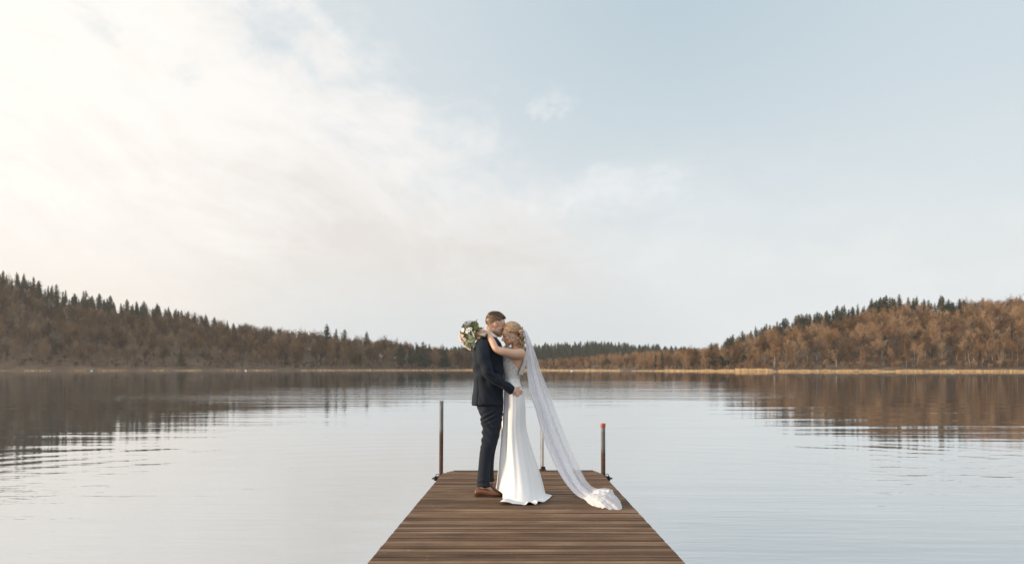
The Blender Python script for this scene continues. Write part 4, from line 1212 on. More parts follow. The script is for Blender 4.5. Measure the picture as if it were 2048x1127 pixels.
# ---------------------------------------------------------------- the bride
B = empty('person', (float(Q(1034, 990).x), D0 + .02, 0.0))
tag(B, 'woman in white wedding dress and long veil with arm round the groom', 'person')
B_HC = Q(1021.8, 668.6, -.02)
B_ROT = frame(Vector((-1.0, -.14, -.25)), Vector((-.27, 0, 1.0)))
B_S = .94
def build_bride():
    bm = bmesh.new(); head_parts(bm, B_HC, B_ROT, B_S, False)
    add_limb(bm, [Q(1028.5, 674), Q(1031, 686), Q(1033.5, 697), Q(1034, 706)], [.047, .044, .049, .06], 4, 16)
    profile_loft(bm, [(698, 1026, 1043, .075, 0, 2), (702, 1020, 1047.5, .125, 0, 2), (708, 1013, 1049.3, .140, 0, 2.2), (717, 1008.5, 1049.3, .136, 0, 2.2), (729, 1005.5, 1047.4, .130, 0, 2.2), (741, 1008, 1042.5, .122, 0, 2), (756, 1011, 1037.5, .112, 0, 2),
                      (768, 1011.5, 1038, .118, 0, 2), (787, 1011, 1045.5, .155, 0, 2), (806, 1011, 1047.5, .162, 0, 2), (822, 1013, 1046, .155, 0, 2)], 36, 3)
    for s in (-1, 1):
        add_limb(bm, [Q(1030, 815, s * .06), Q(1028, 850, s * .075), Q(1029, 885, s * .07), Q(1034, 925, s * .065), Q(1035, 965, s * .06), Q(1028, 980, s * .06)], [.09, .075, .055, .05, .036, .025], 4, 12)
    # left arm over his near shoulder, hand behind his neck
    sh = Q(1038.5, 707.5, -.135)
    add_limb(bm, [Q(1040.5, 706, -.09), Q(1039.5, 707.5, -.140), Q(1027, 707.5, -.195), Q(1011, 704.5, -.232), Q(997, 700.5, -.240), Q(991, 695.5, -.235), Q(985.5, 684, -.195), Q(979.5, 671.5, -.125)],
             [.050, .0525, .0475, .0430, .0375, .0345, .0330, .0245], 5, 14)
    # right arm on his far shoulder
    add_limb(bm, [Q(1040.5, 706, .09), Q(1038, 708, .140), Q(1022, 706, .21), Q(998, 698, .25), Q(984, 684, .21), Q(976, 674, .15)], [.050, .052, .047, .038, .033, .0245], 5, 14)
    hand(bm, Q(976, 674, .15), Vector((-.8, -.5, .1)), Vector((-.1, .2, 1)), .92, (18, 18, 18, 18), 1, -1)
    # hand closed round the bouquet handle (handle runs left-right)
    wr = Q(978, 668.5, -.118); hx = Q(969, 670, -.100)
    add_limb(bm, [wr, Q(973, 665.5, -.105), Q(966.5, 664.2, -.098), Q(960.5, 664.8, -.098)], [.0245, .0255, .0255, .020], 4, 12)
    for k, (fx, top, L) in enumerate(((965.2, 663.6, .9), (961.6, 663.0, 1.0), (957.9, 663.4, .98), (954.6, 664.8, .86))):
        t = top; o = -.100
        add_limb(bm, [Q(fx + 2, t + 1.0, o + .002), Q(fx, t + .3, o - .014), Q(fx - .8, t + 3.2 * L, o - .032), Q(fx - 1.0, t + 6.8 * L, o - .033), Q(fx - .2, t + 9.6 * L, o - .020), Q(fx + .8, t + 9.8 * L, o - .006)], [.0098, .0100, .0094, .0088, .0080, .0070], 4, 9)
    add_limb(bm, [Q(970, 665, -.095), Q(966, 668, -.060), Q(961, 671, -.055), Q(957, 672, -.066)], [.013, .0115, .0098, .0080], 4, 9)
    b2 = remesh(bm, .0031, 3, .5); keep_largest(b2)
    sm_obj('body', b2, M_bskin, B, face_attrs(B_HC, B_ROT, B_S, False))
    # --- bodice of lace
    m, nt, b = new_mat('white_lace')
    p = texco(nt, 'Object')
    vor = nt.nodes.new('ShaderNodeTexVoronoi'); vor.feature = 'DISTANCE_TO_EDGE'; vor.inputs['Scale'].default_value = 84
    wv = nt.nodes.new('ShaderNodeVectorMath'); wv.operation = 'ADD'; nt.links.new(p, wv.inputs[0])
    nn = nt.nodes.new('ShaderNodeTexNoise'); nn.inputs['Scale'].default_value = 26; nt.links.new(p, nn.inputs['Vector'])
    sc_ = nt.nodes.new('ShaderNodeVectorMath'); sc_.operation = 'SCALE'; sc_.inputs['Scale'].default_value = .03; nt.links.new(nn.outputs['Color'], sc_.inputs[0]); nt.links.new(sc_.outputs[0], wv.inputs[1])
    nt.links.new(wv.outputs[0], vor.inputs['Vector'])
    e = V(nt, vor.outputs['Distance']); motif = e.ss(.0, .16); n2 = noise_tex(nt, p, 70, 4, .65)
    relief = motif * .7 + n2 * .5
    at = nt.nodes.new('ShaderNodeAttribute'); at.attribute_name = 'sheer'
    hole = (V(nt, at.outputs['Fac']) * 1.05 - motif * .35 - n2 * .75 + .06).ss(.0, .16)
    setin(b, 'Base Color', mixc(nt, (motif * .8 + (n2 - .5) * 1.1 + .1).clamp(), (.34, .30, .275), (.80, .79, .785))); setin(b, 'Roughness', .75); setin(b, 'Alpha', (hole * -1.0 + 1.0))
    bump(nt, b, relief, .7, .004)
    bm = bmesh.new()
    profile_loft(bm, [(700, 1015, 1047.6, .128, 0, 2.1), (708, 1011, 1050.2, .146, 0, 2.2), (717, 1006.3, 1050.4, .144, 0, 2.2), (724, 1003.6, 1049.5, .142, 0, 2.2), (730, 1003, 1047.8, .138, 0, 2.2), (739, 1005, 1043.8, .131, 0, 2.1), (748, 1007.3, 1040.2, .124, 0, 2),
                      (757, 1008.6, 1039, .121, 0, 2), (766, 1008.9, 1039.6, .127, 0, 2), (770, 1009, 1040.6, .132, 0, 2)], 72, 6)
    bm.faces.ensure_lookup_table()
    def neckline(co):
        px = 1024 + co.x * F / D0     # column on the plane
        lat = abs(co.y - D0)
        front = float(np.interp(px, [1002, 1008, 1014, 1022, 1030, 1036, 1041, 1047, 1052], [712, 711.5, 714, 719, 727, 733, 740, 752, 757]))
        side = front
        if px > 1036: side = front
        return HC + (HY - side) / F * D0
    dele = [f for f in bm.faces if len(f.verts) > 4 or f.calc_center_median().z > neckline(f.calc_center_median()) + .004 * math.sin(f.calc_center_median().x * 420)]
    bmesh.ops.delete(bm, geom=dele, context='FACES')
    for v in bm.verts:
        v.co += Vector((0, 0, 0))
    bm.normal_update()
    def sheer(co):
        d = neckline(co) - co.z; px = 1024 + co.x * F / D0
        bot = (co.z - (HC + (HY - 769) / F * D0)) / .03
        return max(max(0, min(1, 1 - d / .055)) * max(0, min(1, (px - 1012) / 14)), max(0, min(1, 1 - bot)))
    sm_obj('bodice', bm, m, B, {'sheer': sheer})
    # straps: narrow lace bands over the shoulders, down to the low back
    for s in (-1, 1):
        bm = bmesh.new()
        path = [Q(1021, 722, s * .128), Q(1028, 709, s * .118), Q(1036, 700.5, s * .098), Q(1042, 699.2, s * .094), Q(1047.5, 703, s * .098), Q(1050.6, 712, s * .100), Q(1049.5, 724, s * .100), Q(1045.5, 736, s * .098), Q(1041, 748, s * .090)]
        wid = [.016, .013, .011, .010, .012, .017, .022, .028, .034]
        q = catmull([(*p_, w) for p_, w in zip(path, wid)], 6); rows = []
        for i, r in enumerate(q):
            c = Vector(r[:3]); d = Vector(q[min(i + 1, len(q) - 1)][:3]) - Vector(q[max(i - 1, 0)][:3]); d.normalize()
            n = (c - Q(1030, 722)); n = (n - d * n.dot(d)).normalized(); w = d.cross(n)
            hw = r[3] * (1 + .22 * math.sin(i * 1.7))
            rows.append([bm.verts.new(c + w * hw * k + n * (.004 - .002 * k * k)) for k in (-1, -.5, 0, .5, 1)])
        for r0, r1 in zip(rows, rows[1:]):
            for k in range(4): bm.faces.new((r0[k], r0[k + 1], r1[k + 1], r1[k]))
        sm_obj('strap', bm, m, B, {'sheer': lambda co: .28})
    # --- skirt with a train that pools on the deck
    z = lambda py: HC + (HY - py) / F * D0
    rows = [  # z, left x, right x, near, far
        (z(757), 1008.3, 1039.2, .122, .122), (z(766), 1008.4, 1040.3, .130, .128), (z(776), 1008.2, 1044, .150, .142), (z(788), 1008, 1047.6, .168, .155), (z(811), 1007.6, 1050.6, .178, .165), (z(835), 1006.6, 1051.4, .180, .165),
        (z(855), 1005.4, 1052.6, .182, .165), (z(881), 1003, 1058.5, .195, .17), (z(906), 1000.8, 1066, .225, .18), (z(932), 998.6, 1075, .275, .19), (z(956), 997, 1082, .345, .20), (z(972), 996, 1085.5, .430, .21), (z(981), 995.6, 1087, .52, .22), (z(986.5), 995.4, 1089, .60, .225)]
    N = 300; M = 90
    q = catmull(rows, 8); q = q[np.linspace(0, len(q) - 1, M).astype(int)]
    verts = []; rng = np.random.default_rng(6)
    def shape(i, th):
        zz, xl, xr, bn, bf = q[i]; t = i / (M - 1)
        a, c = Q(xl, 800).x, Q(xr, 800).x
        cx = a + (c - a) * (.50 - .06 * t)
        ca, sa = math.cos(th), math.sin(th)
        x = cx + ((c - cx) if ca > 0 else (cx - a)) * ca
        nearb = bn
        lean = 1.0
        if sa < 0:   # the train swings to the near right; on his side the hem stays short
            sw = .5 + .5 * math.cos(th - R(-72)); nearb = bf + (bn - bf) * sw ** 1.6
        y = D0 + .0 + (bf if sa > 0 else nearb) * sa
        # hem height: lifted on the groom's side, on the deck at the train
        return x, y, zz, t
    lift_tab = ([-180, -150, -125, -105, -60, 0, 40, 90, 140, 180], [.062, .050, .026, .0, 0, 0, .01, .02, .05, .062])
    for i in range(M):
        for k in range(N):
            th = 2 * math.pi * k / N; thd = math.degrees(th); thd = thd - 360 if thd > 180 else thd
            x, y, zz, t = shape(i, th)
            lift = float(np.interp(thd, *lift_tab))
            zz = max(zz, 0) if True else zz
            z0 = q[0][0]; hem = .010 + lift
            zz = hem + (zz - q[-1][0]) * (z0 - hem) / (z0 - q[-1][0])
            env = max(0.0, (t - .10) / .90) ** 1.25
            fo = (math.cos(th * 7 + .6 + t * 1.3) * .50 + math.cos(th * 11 - 1.3 - t * 2.0) * .34 * (.5 + .5 * math.sin(th * 2 + 1)) + math.cos(th * 5 + 2.2 - t * .6) * .55 + math.cos(th * 19 + t * 3) * .10 + mnoise.noise(Vector((math.cos(th) * 3, math.sin(th) * 3, t * 2.5))) * .5)
            A = .030 * env * (1.15 if thd < 0 else .8) + .0014
            n = Vector((math.cos(th), math.sin(th), 0))
            dd = fo * A + .004 * mnoise.noise(Vector((th * 3, t * 5, 0)))
            # the silhouette sides keep the traced width
            dd *= (1 - .55 * abs(math.cos(th)) ** 3)
            verts.append(Vector((x, y, zz)) + n * dd)
    # train: rings that spread on the deck, ruffled
    K = 12
    ext_tab = ([-180, -150, -128, -116, -104, -90, -75, -60, -40, -20, 0, 25, 60, 180], [0.0, 0.0, .01, .08, .19, .20, .15, .11, .10, .075, .035, .01, .0, 0.0])
    for j in range(1, K + 1):
        u = j / K
        for k in range(N):
            th = 2 * math.pi * k / N; thd = math.degrees(th); thd = thd - 360 if thd > 180 else thd
            base = verts[(M - 1) * N + k]; ex = float(np.interp(thd, *ext_tab))
            n = Vector((math.cos(th) + (-.35 if -125 < thd < -90 else 0.1), math.sin(th), 0)).normalized()
            ruf = math.sin(th * 13 + 2.4 * math.sin(th * 5) + u * 1.5); ruf2 = math.sin(th * 8 + 1.1 + 1.5 * math.sin(th * 3) + u * 2)
            h = .005 + ex * (.24 * math.sin(math.pi * min(1, u * 1.08)) * (.55 + .45 * ruf2) + .17 * u * (.5 + .5 * ruf))
            p = base + n * ex * (u + .16 * u * ruf2) + Vector((-.008 * ruf * u * min(1, ex * 9), 0, 0))
            if ex > .004: p.z = base.z * (1 - u) ** 2 + h * (1 - (1 - u) ** 2)
            else: p = base + Vector((0, 0, -.001 * j)) - Vector((math.cos(th), math.sin(th), 0)) * .002 * j
            p.z = max(p.z, .0035)
            verts.append(p)
    tot = M + K; fc = []
    for i in range(tot - 1):
        for k in range(N): fc += [i * N + k, i * N + (k + 1) % N, (i + 1) * N + (k + 1) % N, (i + 1) * N + k]
    me = mesh_np('skirt', np.array([tuple(v) for v in verts]), fc, [4] * (len(fc) // 4), M_satin, True)
    o = obj('skirt', me, B); o.matrix_parent_inverse = Matrix.Translation(B.location).inverted()
    # --- hair
    tt = TintTubes(); rg = random.Random(21)
    W_ = lambda p: B_HC + B_ROT @ (Vector(p) * B_S)
    NT, NP = 64, 14; cv = []; cf = []
    def hl(a): return float(np.interp(a, [0, .5, .85, 1.1, 1.4, 1.8, 2.2, 3.15], [.60, .52, .34, .02, -.12, -.40, -.62, -.70]))
    def scalp(th, ph, k=1.0):
        p = Vector((-.012 + .100 * math.cos(ph) * math.cos(th), .076 * math.cos(ph) * math.sin(th), .030 + .085 * math.sin(ph)))
        return p
    cen = Vector((-.012, 0, .03))
    for i in range(NT):
        th = 2 * math.pi * i / NT; a = abs((th + math.pi) % (2 * math.pi) - math.pi); h0 = hl(a)
        for j in range(NP + 1):
            ph = h0 + (math.pi / 2 - h0) * j / NP
            thick = (.010 + .006 * math.sin(ph) + .006 * (a > 1.8)) * min(1, j / 2.0) - (.004 if j == 0 else 0)
            thick *= 1 + .12 * math.sin(th * 14 + ph * 3)
            p = scalp(th, ph); cv.append(W_(p + (p - cen).normalized() * thick))
    for i in range(NT):
        for j in range(NP):
            a_, b_ = i * (NP + 1) + j, ((i + 1) % NT) * (NP + 1) + j; cf.append((a_, b_, b_ + 1, a_ + 1))
    tt.mesh(cv, cf, .45)
    # swept strands from the hairline back to the bun
    bun = Vector((-.118, 0, -.028))
    for _ in range(460):
        side = rg.choice((-1, 1)); a = rg.uniform(.0, 1.75); th = side * a; h0 = hl(a) + rg.uniform(.0, .25)
        pts = []
        th_e = side * rg.uniform(2.3, 3.1); ph_e = rg.uniform(-.50, .15); top = rg.uniform(-.1, 1.15)
        for k in range(6):
            t = k / 5; tht = th + (th_e - th) * t; pht = h0 + (ph_e - h0) * t + top * math.sin(math.pi * t)
            p = scalp(tht, min(pht, 1.5)); pts.append(W_(p + (p - cen).normalized() * (.011 + .006 * math.sin(math.pi * t) + rg.uniform(0, .004))))
        r = rg.uniform(.0014, .0034); tt.tube(pts, [r * .5, r, r, r, r, r * .7], rg.random(), 4, 6)
    # curls of the low bun
    for k in range(88):
        c = Q(rg.gauss(1041.5, 4.2), rg.gauss(676.5, 7.5), rg.gauss(-.02, .045)); ax = Vector((rg.gauss(0, .5), rg.gauss(0, 1), rg.gauss(0, .6))).normalized()
        u = ax.orthogonal().normalized(); w = ax.cross(u); rr = rg.uniform(.012, .026); turns = rg.uniform(.7, 1.5); ph = rg.uniform(0, 6.28)
        tn = rg.random()
        for j in range(4):
            jo = Vector((rg.gauss(0, .0026), rg.gauss(0, .0026), rg.gauss(0, .0026))); r = rg.uniform(.0013, .0028); r2 = rr * rg.uniform(.9, 1.1)
            pts = [c + jo + (u * math.cos(ph + 6.28 * turns * t) + w * math.sin(ph + 6.28 * turns * t)) * r2 * (1 - .45 * t) + ax * (t - .5) * .02 for t in [i / 7 for i in range(8)]]
            tt.tube(pts, [r * .5] + [r] * 6 + [r * .4], min(1, max(0, tn + rg.gauss(0, .18))), 3, 5)
    bmb = bmesh.new(); add_ell(bmb, Q(1040.8, 674.5, -.005), (.034, .052, .050)); bmb.verts.index_update()
    tt.mesh([v.co.copy() for v in bmb.verts], [[v.index for v in f.verts] for f in bmb.faces], .2); bmb.free()
    # loose curled ends on the nape and a strand by the cheek
    for k in range(46):
        x0 = rg.uniform(1035, 1046); pts = []; off = rg.uniform(-.07, .02); ph = rg.uniform(0, 6)
        for i in range(7):
            t = i / 6; pts.append(Q(x0 + t * rg.uniform(2, 5) + 1.7 * math.sin(ph + t * 7), 682 + t * rg.uniform(11, 17), off - .012 * math.cos(ph + t * 7)))
        tt.tube(pts, [.0022, .0026, .0024, .0022, .0018, .0014, .0008], rg.uniform(.4, 1), 4, 6)
    for k, (ox, tn) in enumerate(((0.4, .9), (1.6, .6))):
        tt.tube([Q(1015.0 + ox, 660.5, -.088), Q(1019 + ox, 668, -.096), Q(1022.5 + ox * .8, 676, -.094), Q(1026 + ox * .6, 683, -.088), Q(1029.5 + ox * .5, 692, -.078), Q(1031.5, 698, -.075)], [.0018, .0032, .0032, .0028, .0020, .0008], tn, 5, 6)
    hr = tt.build('hair', M_bhair, B, True)
    # small earring
    bm = bmesh.new(); add_ell(bm, Q(1028.2, 679.6, -.082), (.0045, .004, .008), None, 10, 8); sm_obj('earring', bm, M_shirt, B)
    return m
M_lace = build_bride()

# ---------------------------------------------------------------- veil (worn: part of the bride)
def build_veil():
    m, nt, b = new_mat('white_tulle')
    uv = nt.nodes.new('ShaderNodeAttribute'); uv.attribute_name = 'across'; ua = V(nt, uv.outputs['Fac'])
    sv = nt.nodes.new('ShaderNodeAttribute'); sv.attribute_name = 'along'; sa = V(nt, sv.outputs['Fac'])
    stripe = noise_tex(nt, combine(nt, ua * 13.0, sa * 1.1, 0.0), 1.0, 2, .5)
    dn = nt.nodes.new('ShaderNodeAttribute'); dn.attribute_name = 'dense'
    al = (V(nt, dn.outputs['Fac']) + (stripe - .5) * .38).f('MINIMUM', .97).f('MAXIMUM', .10)
    setin(b, 'Base Color', (.92, .92, .955)); setin(b, 'Roughness', .85); setin(b, 'Alpha', al); setin(b, 'Specular IOR Level', .1)
    # light passes through the cloth
    tr = nt.nodes.new('ShaderNodeBsdfTranslucent'); tr.inputs[0].default_value = (.92, .92, .955, 1)
    tp = nt.nodes.new('ShaderNodeBsdfTransparent'); mx0 = nt.nodes.new('ShaderNodeMixShader'); mx = nt.nodes.new('ShaderNodeMixShader')
    b.inputs['Alpha'].default_value = 1
    for l in list(nt.links):
        if l.to_socket == b.inputs['Alpha']: nt.links.remove(l)
    out = nt.nodes['Material Output']
    mx0.inputs[0].default_value = .45; nt.links.new(b.outputs[0], mx0.inputs[1]); nt.links.new(tr.outputs[0], mx0.inputs[2])
    nt.links.new(al.o, mx.inputs[0]); nt.links.new(tp.outputs[0], mx.inputs[1]); nt.links.new(mx0.outputs[0], mx.inputs[2]); nt.links.new(mx.outputs[0], out.inputs[0])
    # left and right outlines from head to deck: (px, py) pairs with the depth offset of the cloth's middle
    Lc = [(1042.5, 655, 0), (1044.2, 663, 0), (1047.5, 675, 0), (1051.5, 690, 0), (1052, 712, .01), (1053, 735, .02), (1056, 760, .02), (1061, 790, .02), (1070.5, 815, .01), (1080.5, 853, 0), (1094, 892, -.03), (1112, 933, -.08), (1131, 965, -.14), (1151, 987, -.22), (1168, 997, -.30), (1184, 1002, -.42), (1198, 1008, -.54)]
    Rc = [(1044.5, 654, 0), (1050, 658.5, 0), (1056, 667, 0), (1065, 690, 0), (1074, 715, .01), (1081, 738, .02), (1090, 762, .02), (1101, 790, .02), (1110, 815, .01), (1124, 852, .0), (1139.5, 889, -.03), (1158, 930, -.08), (1171, 957, -.14), (1181, 970, -.22), (1192, 977, -.30), (1206, 979.5, -.42), (1220, 980, -.54)]
    Lq, Rq = catmull(Lc, 7), catmull(Rc, 7); S = len(Lq); U = 70
    verts = []; ac = []; alg = []; den = []
    for layer in (0, 1):
        for i in range(S):
            s = i / (S - 1)
            A, C = Lq[i], Rq[i]; amp = .012 + .10 * min(1, s * 1.8) * (1 - .35 * s)
            for k in range(U + 1):
                u = k / U
                ue = u if layer == 0 else u * .62 + .02 * math.sin(s * 9)
                px, py, off = (A[j] + (C[j] - A[j]) * ue for j in range(3))
                fold = math.sin(ue * 21 + 1.2 * math.sin(s * 4) + layer * 1.7) * .55 + math.sin(ue * 37 + s * 3 + layer) * .28 + math.sin(ue * 9.5 + .5) * .5
                D = D0 + .03 + off + fold * amp * .38 + layer * .05 + (ue - .5) * .10
                p = px_world(px, py, D0 + .03 + off); p.y = D0 + .03 + off + fold * amp * .38 - layer * .05 + (ue - .5) * .10
                p.z = max(p.z, .008 + .012 * (.5 + .5 * math.sin(ue * 30 + s * 20)))
                verts.append(p); ac.append(ue + layer * .37); alg.append(s * 8)
                d = .86 + .14 * math.exp(-(ue / .16) ** 2) - .24 * max(0, (ue - .55) / .45) * min(1, s * 2.0) + .2 * max(0, 1 - s * 5)
                if layer: d *= .9
                d += .25 * max(0, (s - .88) / .12)
                den.append(d)
    fc = []
    for layer in (0, 1):
        o = layer * S * (U + 1)
        for i in range(S - 1):
            for k in range(U):
                a = o + i * (U + 1) + k; fc.append((a, a + 1, a + U + 2, a + U + 1))
    # the gathered end fanned out in soft pleats on the deck
    o = len(verts); HN, HM = 110, 40
    neck = catmull([(1166, 996.8, .03), (1173, 993, .055), (1181, 988, .075), (1188, 982.5, .065), (1192, 977, .045)], 12)
    arc = catmull([(1181, 1008.8, .004), (1188, 1011.8, .004), (1197, 1014.2, .004), (1212, 1017.6, .004), (1228, 1018.6, .004), (1242.5, 1018, .004), (1242, 1007, .03), (1236, 996.5, .045), (1229, 989, .05), (1225.5, 981.5, .06), (1222, 979, .045)], 12)
    def at(c, u):
        x = u * (len(c) - 1); i = min(int(x), len(c) - 2); return c[i] + (c[i + 1] - c[i]) * (x - i)
    for j in range(HM + 1):
        r = j / HM
        for k in range(HN + 1):
            u = k / HN; A, C = at(neck, u), at(arc, u); px, py, h = A + (C - A) * r
            pl = math.sin(u * 44 + 2.2 * math.sin(u * 9) + r * 1.3) * .5 + math.sin(u * 71 - r * 2 + 1) * .3 + math.sin(u * 19 + r * 2) * .5
            edge = math.sin(math.pi * min(1, u * 1.0)) ** .5
            hh = h + math.sin(math.pi * r) * .035 * edge + pl * (.004 + .005 * r) * edge + .010 * mnoise.noise(Vector((px * .15, py * .24, 2))) + .0022 * mnoise.noise(Vector((px * .5, py * .8, 5)))
            hh = max(.0045, hh); jit = (1.1 * math.sin(u * 60) + .9 * mnoise.noise(Vector((u * 40, 0, 7)))) * r ** 4
            D = F * (HC - h * .9) / (py + jit * .25 - HY)
            verts.append(Vector(((px + jit * .4 - 1024) / F * D, D, hh))); ac.append(u * 3); alg.append(r * 2); den.append(.93)
    for j in range(HM):
        for k in range(HN):
            a = o + j * (HN + 1) + k; fc.append((a, a + 1, a + HN + 2, a + HN + 1))
    me = mesh_np('veil', np.array([tuple(v) for v in verts]), [i for f in fc for i in f], [4] * len(fc), m, True, {'across': ac, 'along': alg, 'dense': den})
    v = obj('veil', me, B); v.matrix_parent_inverse = Matrix.Translation(B.location).inverted()
build_veil()

# ---------------------------------------------------------------- bouquet in her hand
def build_bouquet():
    root = empty('bouquet', tuple(Q(958, 669, -.105))); tag(root, 'loose bouquet of green leaves and white flowers held behind the groom\'s shoulder', 'bouquet')
    inv = Matrix.Translation(root.location).inverted()
    rg = random.Random(12)
    def mat(name, a, b_, rough=.55):
        m, nt, b = new_mat(name); oi = noise_tex(nt, texco(nt, 'Object'), 38, 3, .6)
        at = nt.nodes.new('ShaderNodeAttribute'); at.attribute_name = 'tint'
        setin(b, 'Base Color', mixc(nt, (oi * .5 + V(nt, at.outputs['Fac']) * .5), a, b_)); setin(b, 'Roughness', rough); return m
    mg = mat('olive_leaf', (.060, .062, .012), (.26, .24, .060)); mp_ = mat('sage_leaf', (.17, .19, .09), (.33, .36, .21)); md = mat('dark_sprig', (.020, .026, .014), (.07, .075, .035))
    mw = mat('white_petal', (.66, .63, .58), (.80, .78, .74)); mb = mat('blush_petal', (.50, .30, .25), (.72, .55, .48)); mr = mat('cream_ribbon', (.50, .42, .34), (.66, .58, .50)); mst = mat('cut_stems', (.08, .09, .03), (.20, .17, .09))
    C = Q(944, 671, -.10)
    def leaf(T, base, d, n, L, w, tint):
        d = d.normalized(); n = (n - d * n.dot(d)).normalized(); s = d.cross(n); pr = [(0, .12), (.2, .7), (.45, 1), (.7, .8), (.9, .35), (1, .02)]
        vs = []; fs = []
        for t, q in pr:
            c = base + d * L * t + n * (-.25 * L * t * t)
            vs += [c - s * w * q + n * .16 * w * q, c, c + s * w * q + n * .16 * w * q]
        for i in range(len(pr) - 1):
            a = i * 3; fs += [(a, a + 1, a + 4, a + 3), (a + 1, a + 2, a + 5, a + 4)]
        T.mesh(vs, fs, tint)
    def fin(T, name, m): 
        o = T.build(name, m, None, True); o.parent = root; o.matrix_parent_inverse = inv; return o
    # foliage: olive leaves fanned out from the grip
    T = TintTubes()
    for k in range(120):
        px = rg.uniform(928, 958); lo, hi = np.interp(px, [926, 932, 940, 948, 958], [672, 655, 646, 648, 656]), np.interp(px, [926, 931, 938, 945, 951, 958], [675, 684, 697, 694, 676, 668])
        py = rg.uniform(lo, hi); b_ = Q(px, py, rg.uniform(-.18, -.02))
        d = Vector((rg.gauss(-.25, .6), rg.gauss(-.25, .55), rg.gauss(0, .75) + (666 - py) * .025)); nrm = Vector((rg.gauss(0, .5), -1, rg.gauss(.35, .5)))
        leaf(T, b_, d, nrm, rg.uniform(.035, .062), rg.uniform(.010, .019), rg.random())
    fin(T, 'foliage', mg)
    for (px, py, dx, dz, L, w, o) in [(953, 668, .25, 1, .088, .030, -.12), (936, 684, .9, .35, .082, .025, -.19), (944, 684, .55, -.5, .055, .026, -.18), (938, 676, .8, .3, .06, .02, -.19), (931, 684, .2, -.7, .05, .018, -.15), (948, 660, .0, 1, .05, .018, -.08)]:
        T = TintTubes(); leaf(T, Q(px, py, o), Vector((dx, -.12, dz)), Vector((.15, -1, .3)), L, w, rg.uniform(.3, 1)); fin(T, 'broad_leaf', mp_)
    # fine dark sprigs that stand out of the outline
    for (x0, y0, x1, y1) in [(950, 664, 954.6, 640.8), (948, 662, 950.5, 645), (943, 662, 944, 645), (938, 660, 940.5, 643.5), (935, 660, 931.5, 645.5), (932, 662, 927.5, 650), (941, 660, 935, 645), (945, 662, 947.5, 645.5), (930, 664, 925.5, 653.5), (952, 664, 966, 657), (934, 672, 921.5, 675), (934, 676, 925, 681), (940, 690, 936, 698), (946, 690, 945, 701)]:
        T = TintTubes(); a, e = Q(x0, y0, -.12), Q(x1, y1, -.13 + rg.uniform(-.03, .03)); T.tube([a, (a + e) / 2 + Vector((rg.uniform(-.008, .008), 0, 0)), e], [.0022, .0018, .0012], rg.random(), 3, 5)
        for i in range(8):
            t = .3 + .7 * i / 7; b_ = a + (e - a) * t; s = 1 if i % 2 else -1
            leaf(T, b_, (e - a).normalized() * .8 + Vector((s * .9, rg.gauss(0, .3), .1)), Vector((rg.gauss(0, .4), -1, .4)), rg.uniform(.012, .021), rg.uniform(.0035, .006), rg.random())
        fin(T, 'sprig', md)
    def flower(px, py, o, r, m, facing, n=5, name='flower'):
        T = TintTubes(); c = Q(px, py, o); f = facing.normalized(); u = f.orthogonal().normalized(); w = f.cross(u)
        for k in range(n):
            a = 6.2832 * k / n + rg.uniform(-.15, .15); d = u * math.cos(a) + w * math.sin(a)
            leaf(T, c + f * .004, d + f * .30, f - d * .2, r * rg.uniform(.9, 1.1), r * rg.uniform(.36, .48), rg.uniform(.4, 1))
        fo = fin(T, name, m)
        T = TintTubes(); bmq = bmesh.new(); add_ell(bmq, c + f * .008, (r * .17,) * 3, None, 8, 6); bmq.verts.index_update(); T.mesh([v.co.copy() for v in bmq.verts], [[v.index for v in g.verts] for g in bmq.faces], .5); bmq.free()
        s = T.build('flower_centre', mst, None, True); s.parent = fo
    fl = Vector((-.2, -1, .2))
    flower(939.0, 661, -.205, .028, mw, fl); flower(936.0, 664.5, -.20, .021, mw, Vector((-.5, -1, -.1))); flower(942.4, 658.8, -.19, .020, mw, Vector((.3, -1, .4)))
    flower(928.5, 661, -.15, .027, mw, Vector((-1, -.6, .2))); flower(926.5, 664.5, -.13, .020, mw, Vector((-1, -.5, -.2))); flower(934, 692, -.16, .020, mw, Vector((-.6, -1, -.5)))
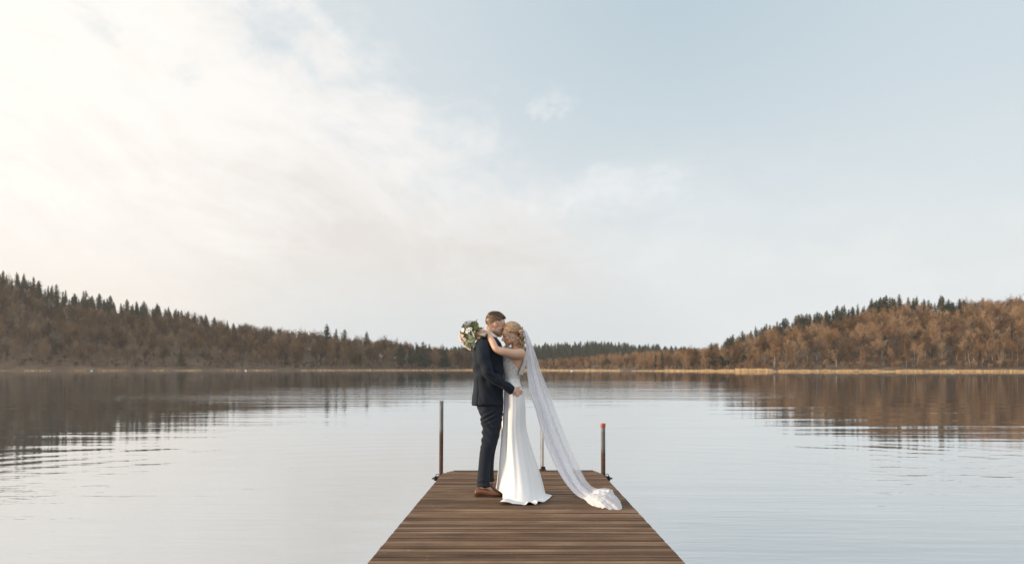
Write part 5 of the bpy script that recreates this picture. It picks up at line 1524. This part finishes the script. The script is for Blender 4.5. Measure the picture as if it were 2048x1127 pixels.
    for (x, y, r) in [(921.5, 672, .020), (924.5, 675.5, .022), (922.5, 679, .018), (927, 672, .016), (929, 683, .020), (926.5, 684.5, .018), (931.5, 679, .018), (924, 668.5, .014), (938, 697, .012), (942, 698.5, .012)]:
        flower(x, y, -.15 + rg.uniform(-.03, .03), r, mb if rg.random() < .65 else mw, Vector((rg.uniform(-1, -.1), -1, rg.uniform(-.4, .4))), 6, 'blossom')
    # white hanging bud
    T = TintTubes(); T.tube([Q(944, 662, -.19), Q(947, 666, -.205), Q(949, 671, -.205), Q(950.8, 675.5, -.20)], [.0025, .0042, .0062, .003], .8, 4, 7); fin(T, 'bud', mw)
    # wrapped handle through the fist, cut stems at its end
    bm = bmesh.new(); add_limb(bm, [Q(949, 668.2, -.11), Q(957, 669.0, -.118), Q(966, 669.8, -.134), Q(972.3, 670.6, -.142)], [.018, .0155, .0175, .0195], 4, 16, ends=False); hdl = sm_obj('handle', bm, mr, None); hdl.parent = root; hdl.matrix_parent_inverse = inv
    T = TintTubes()
    for k in range(14):
        a = rg.uniform(0, 6.28); r = rg.uniform(0, .013); o_ = Vector((0, math.cos(a) * r, math.sin(a) * r)); T.tube([Q(968, 670, -.137) + o_, Q(971, 670.4, -.141) + o_, Q(975.6 + rg.uniform(-.7, .5), 671, -.146) + o_ * 1.1], [.0028] * 3, rg.random(), 2, 6)
    fin(T, 'stems', mst)
build_bouquet()
# ---------------------------------------------------------------- haze
def build_haze():
    m = bpy.data.materials.new('air_haze'); m.use_nodes = True; nt = m.node_tree; nt.nodes.clear()
    out = nt.nodes.new('ShaderNodeOutputMaterial'); pv = nt.nodes.new('ShaderNodeVolumePrincipled')
    pv.inputs['Color'].default_value = (0.96, 0.93, 0.89, 1); pv.inputs['Density'].default_value = 0.00013; pv.inputs['Anisotropy'].default_value = 0.55
    nt.links.new(pv.outputs[0], out.inputs['Volume'])
    x0, x1, y0, y1, z0, z1 = -1060, 1060, -60, 1200, -5, 90
    v = [(x, y, z) for x in (x0, x1) for y in (y0, y1) for z in (z0, z1)]
    f = [0, 1, 3, 2, 4, 6, 7, 5, 0, 4, 5, 1, 2, 3, 7, 6, 0, 2, 6, 4, 1, 5, 7, 3]
    me = mesh_np('haze', v, f, [4] * 6, m)
    o = tag(obj('haze', me), 'thin pale haze over the lake and hills', kind='stuff'); o.display_type = 'WIRE'
    sc.cycles.volume_step_rate = 10
build_haze()
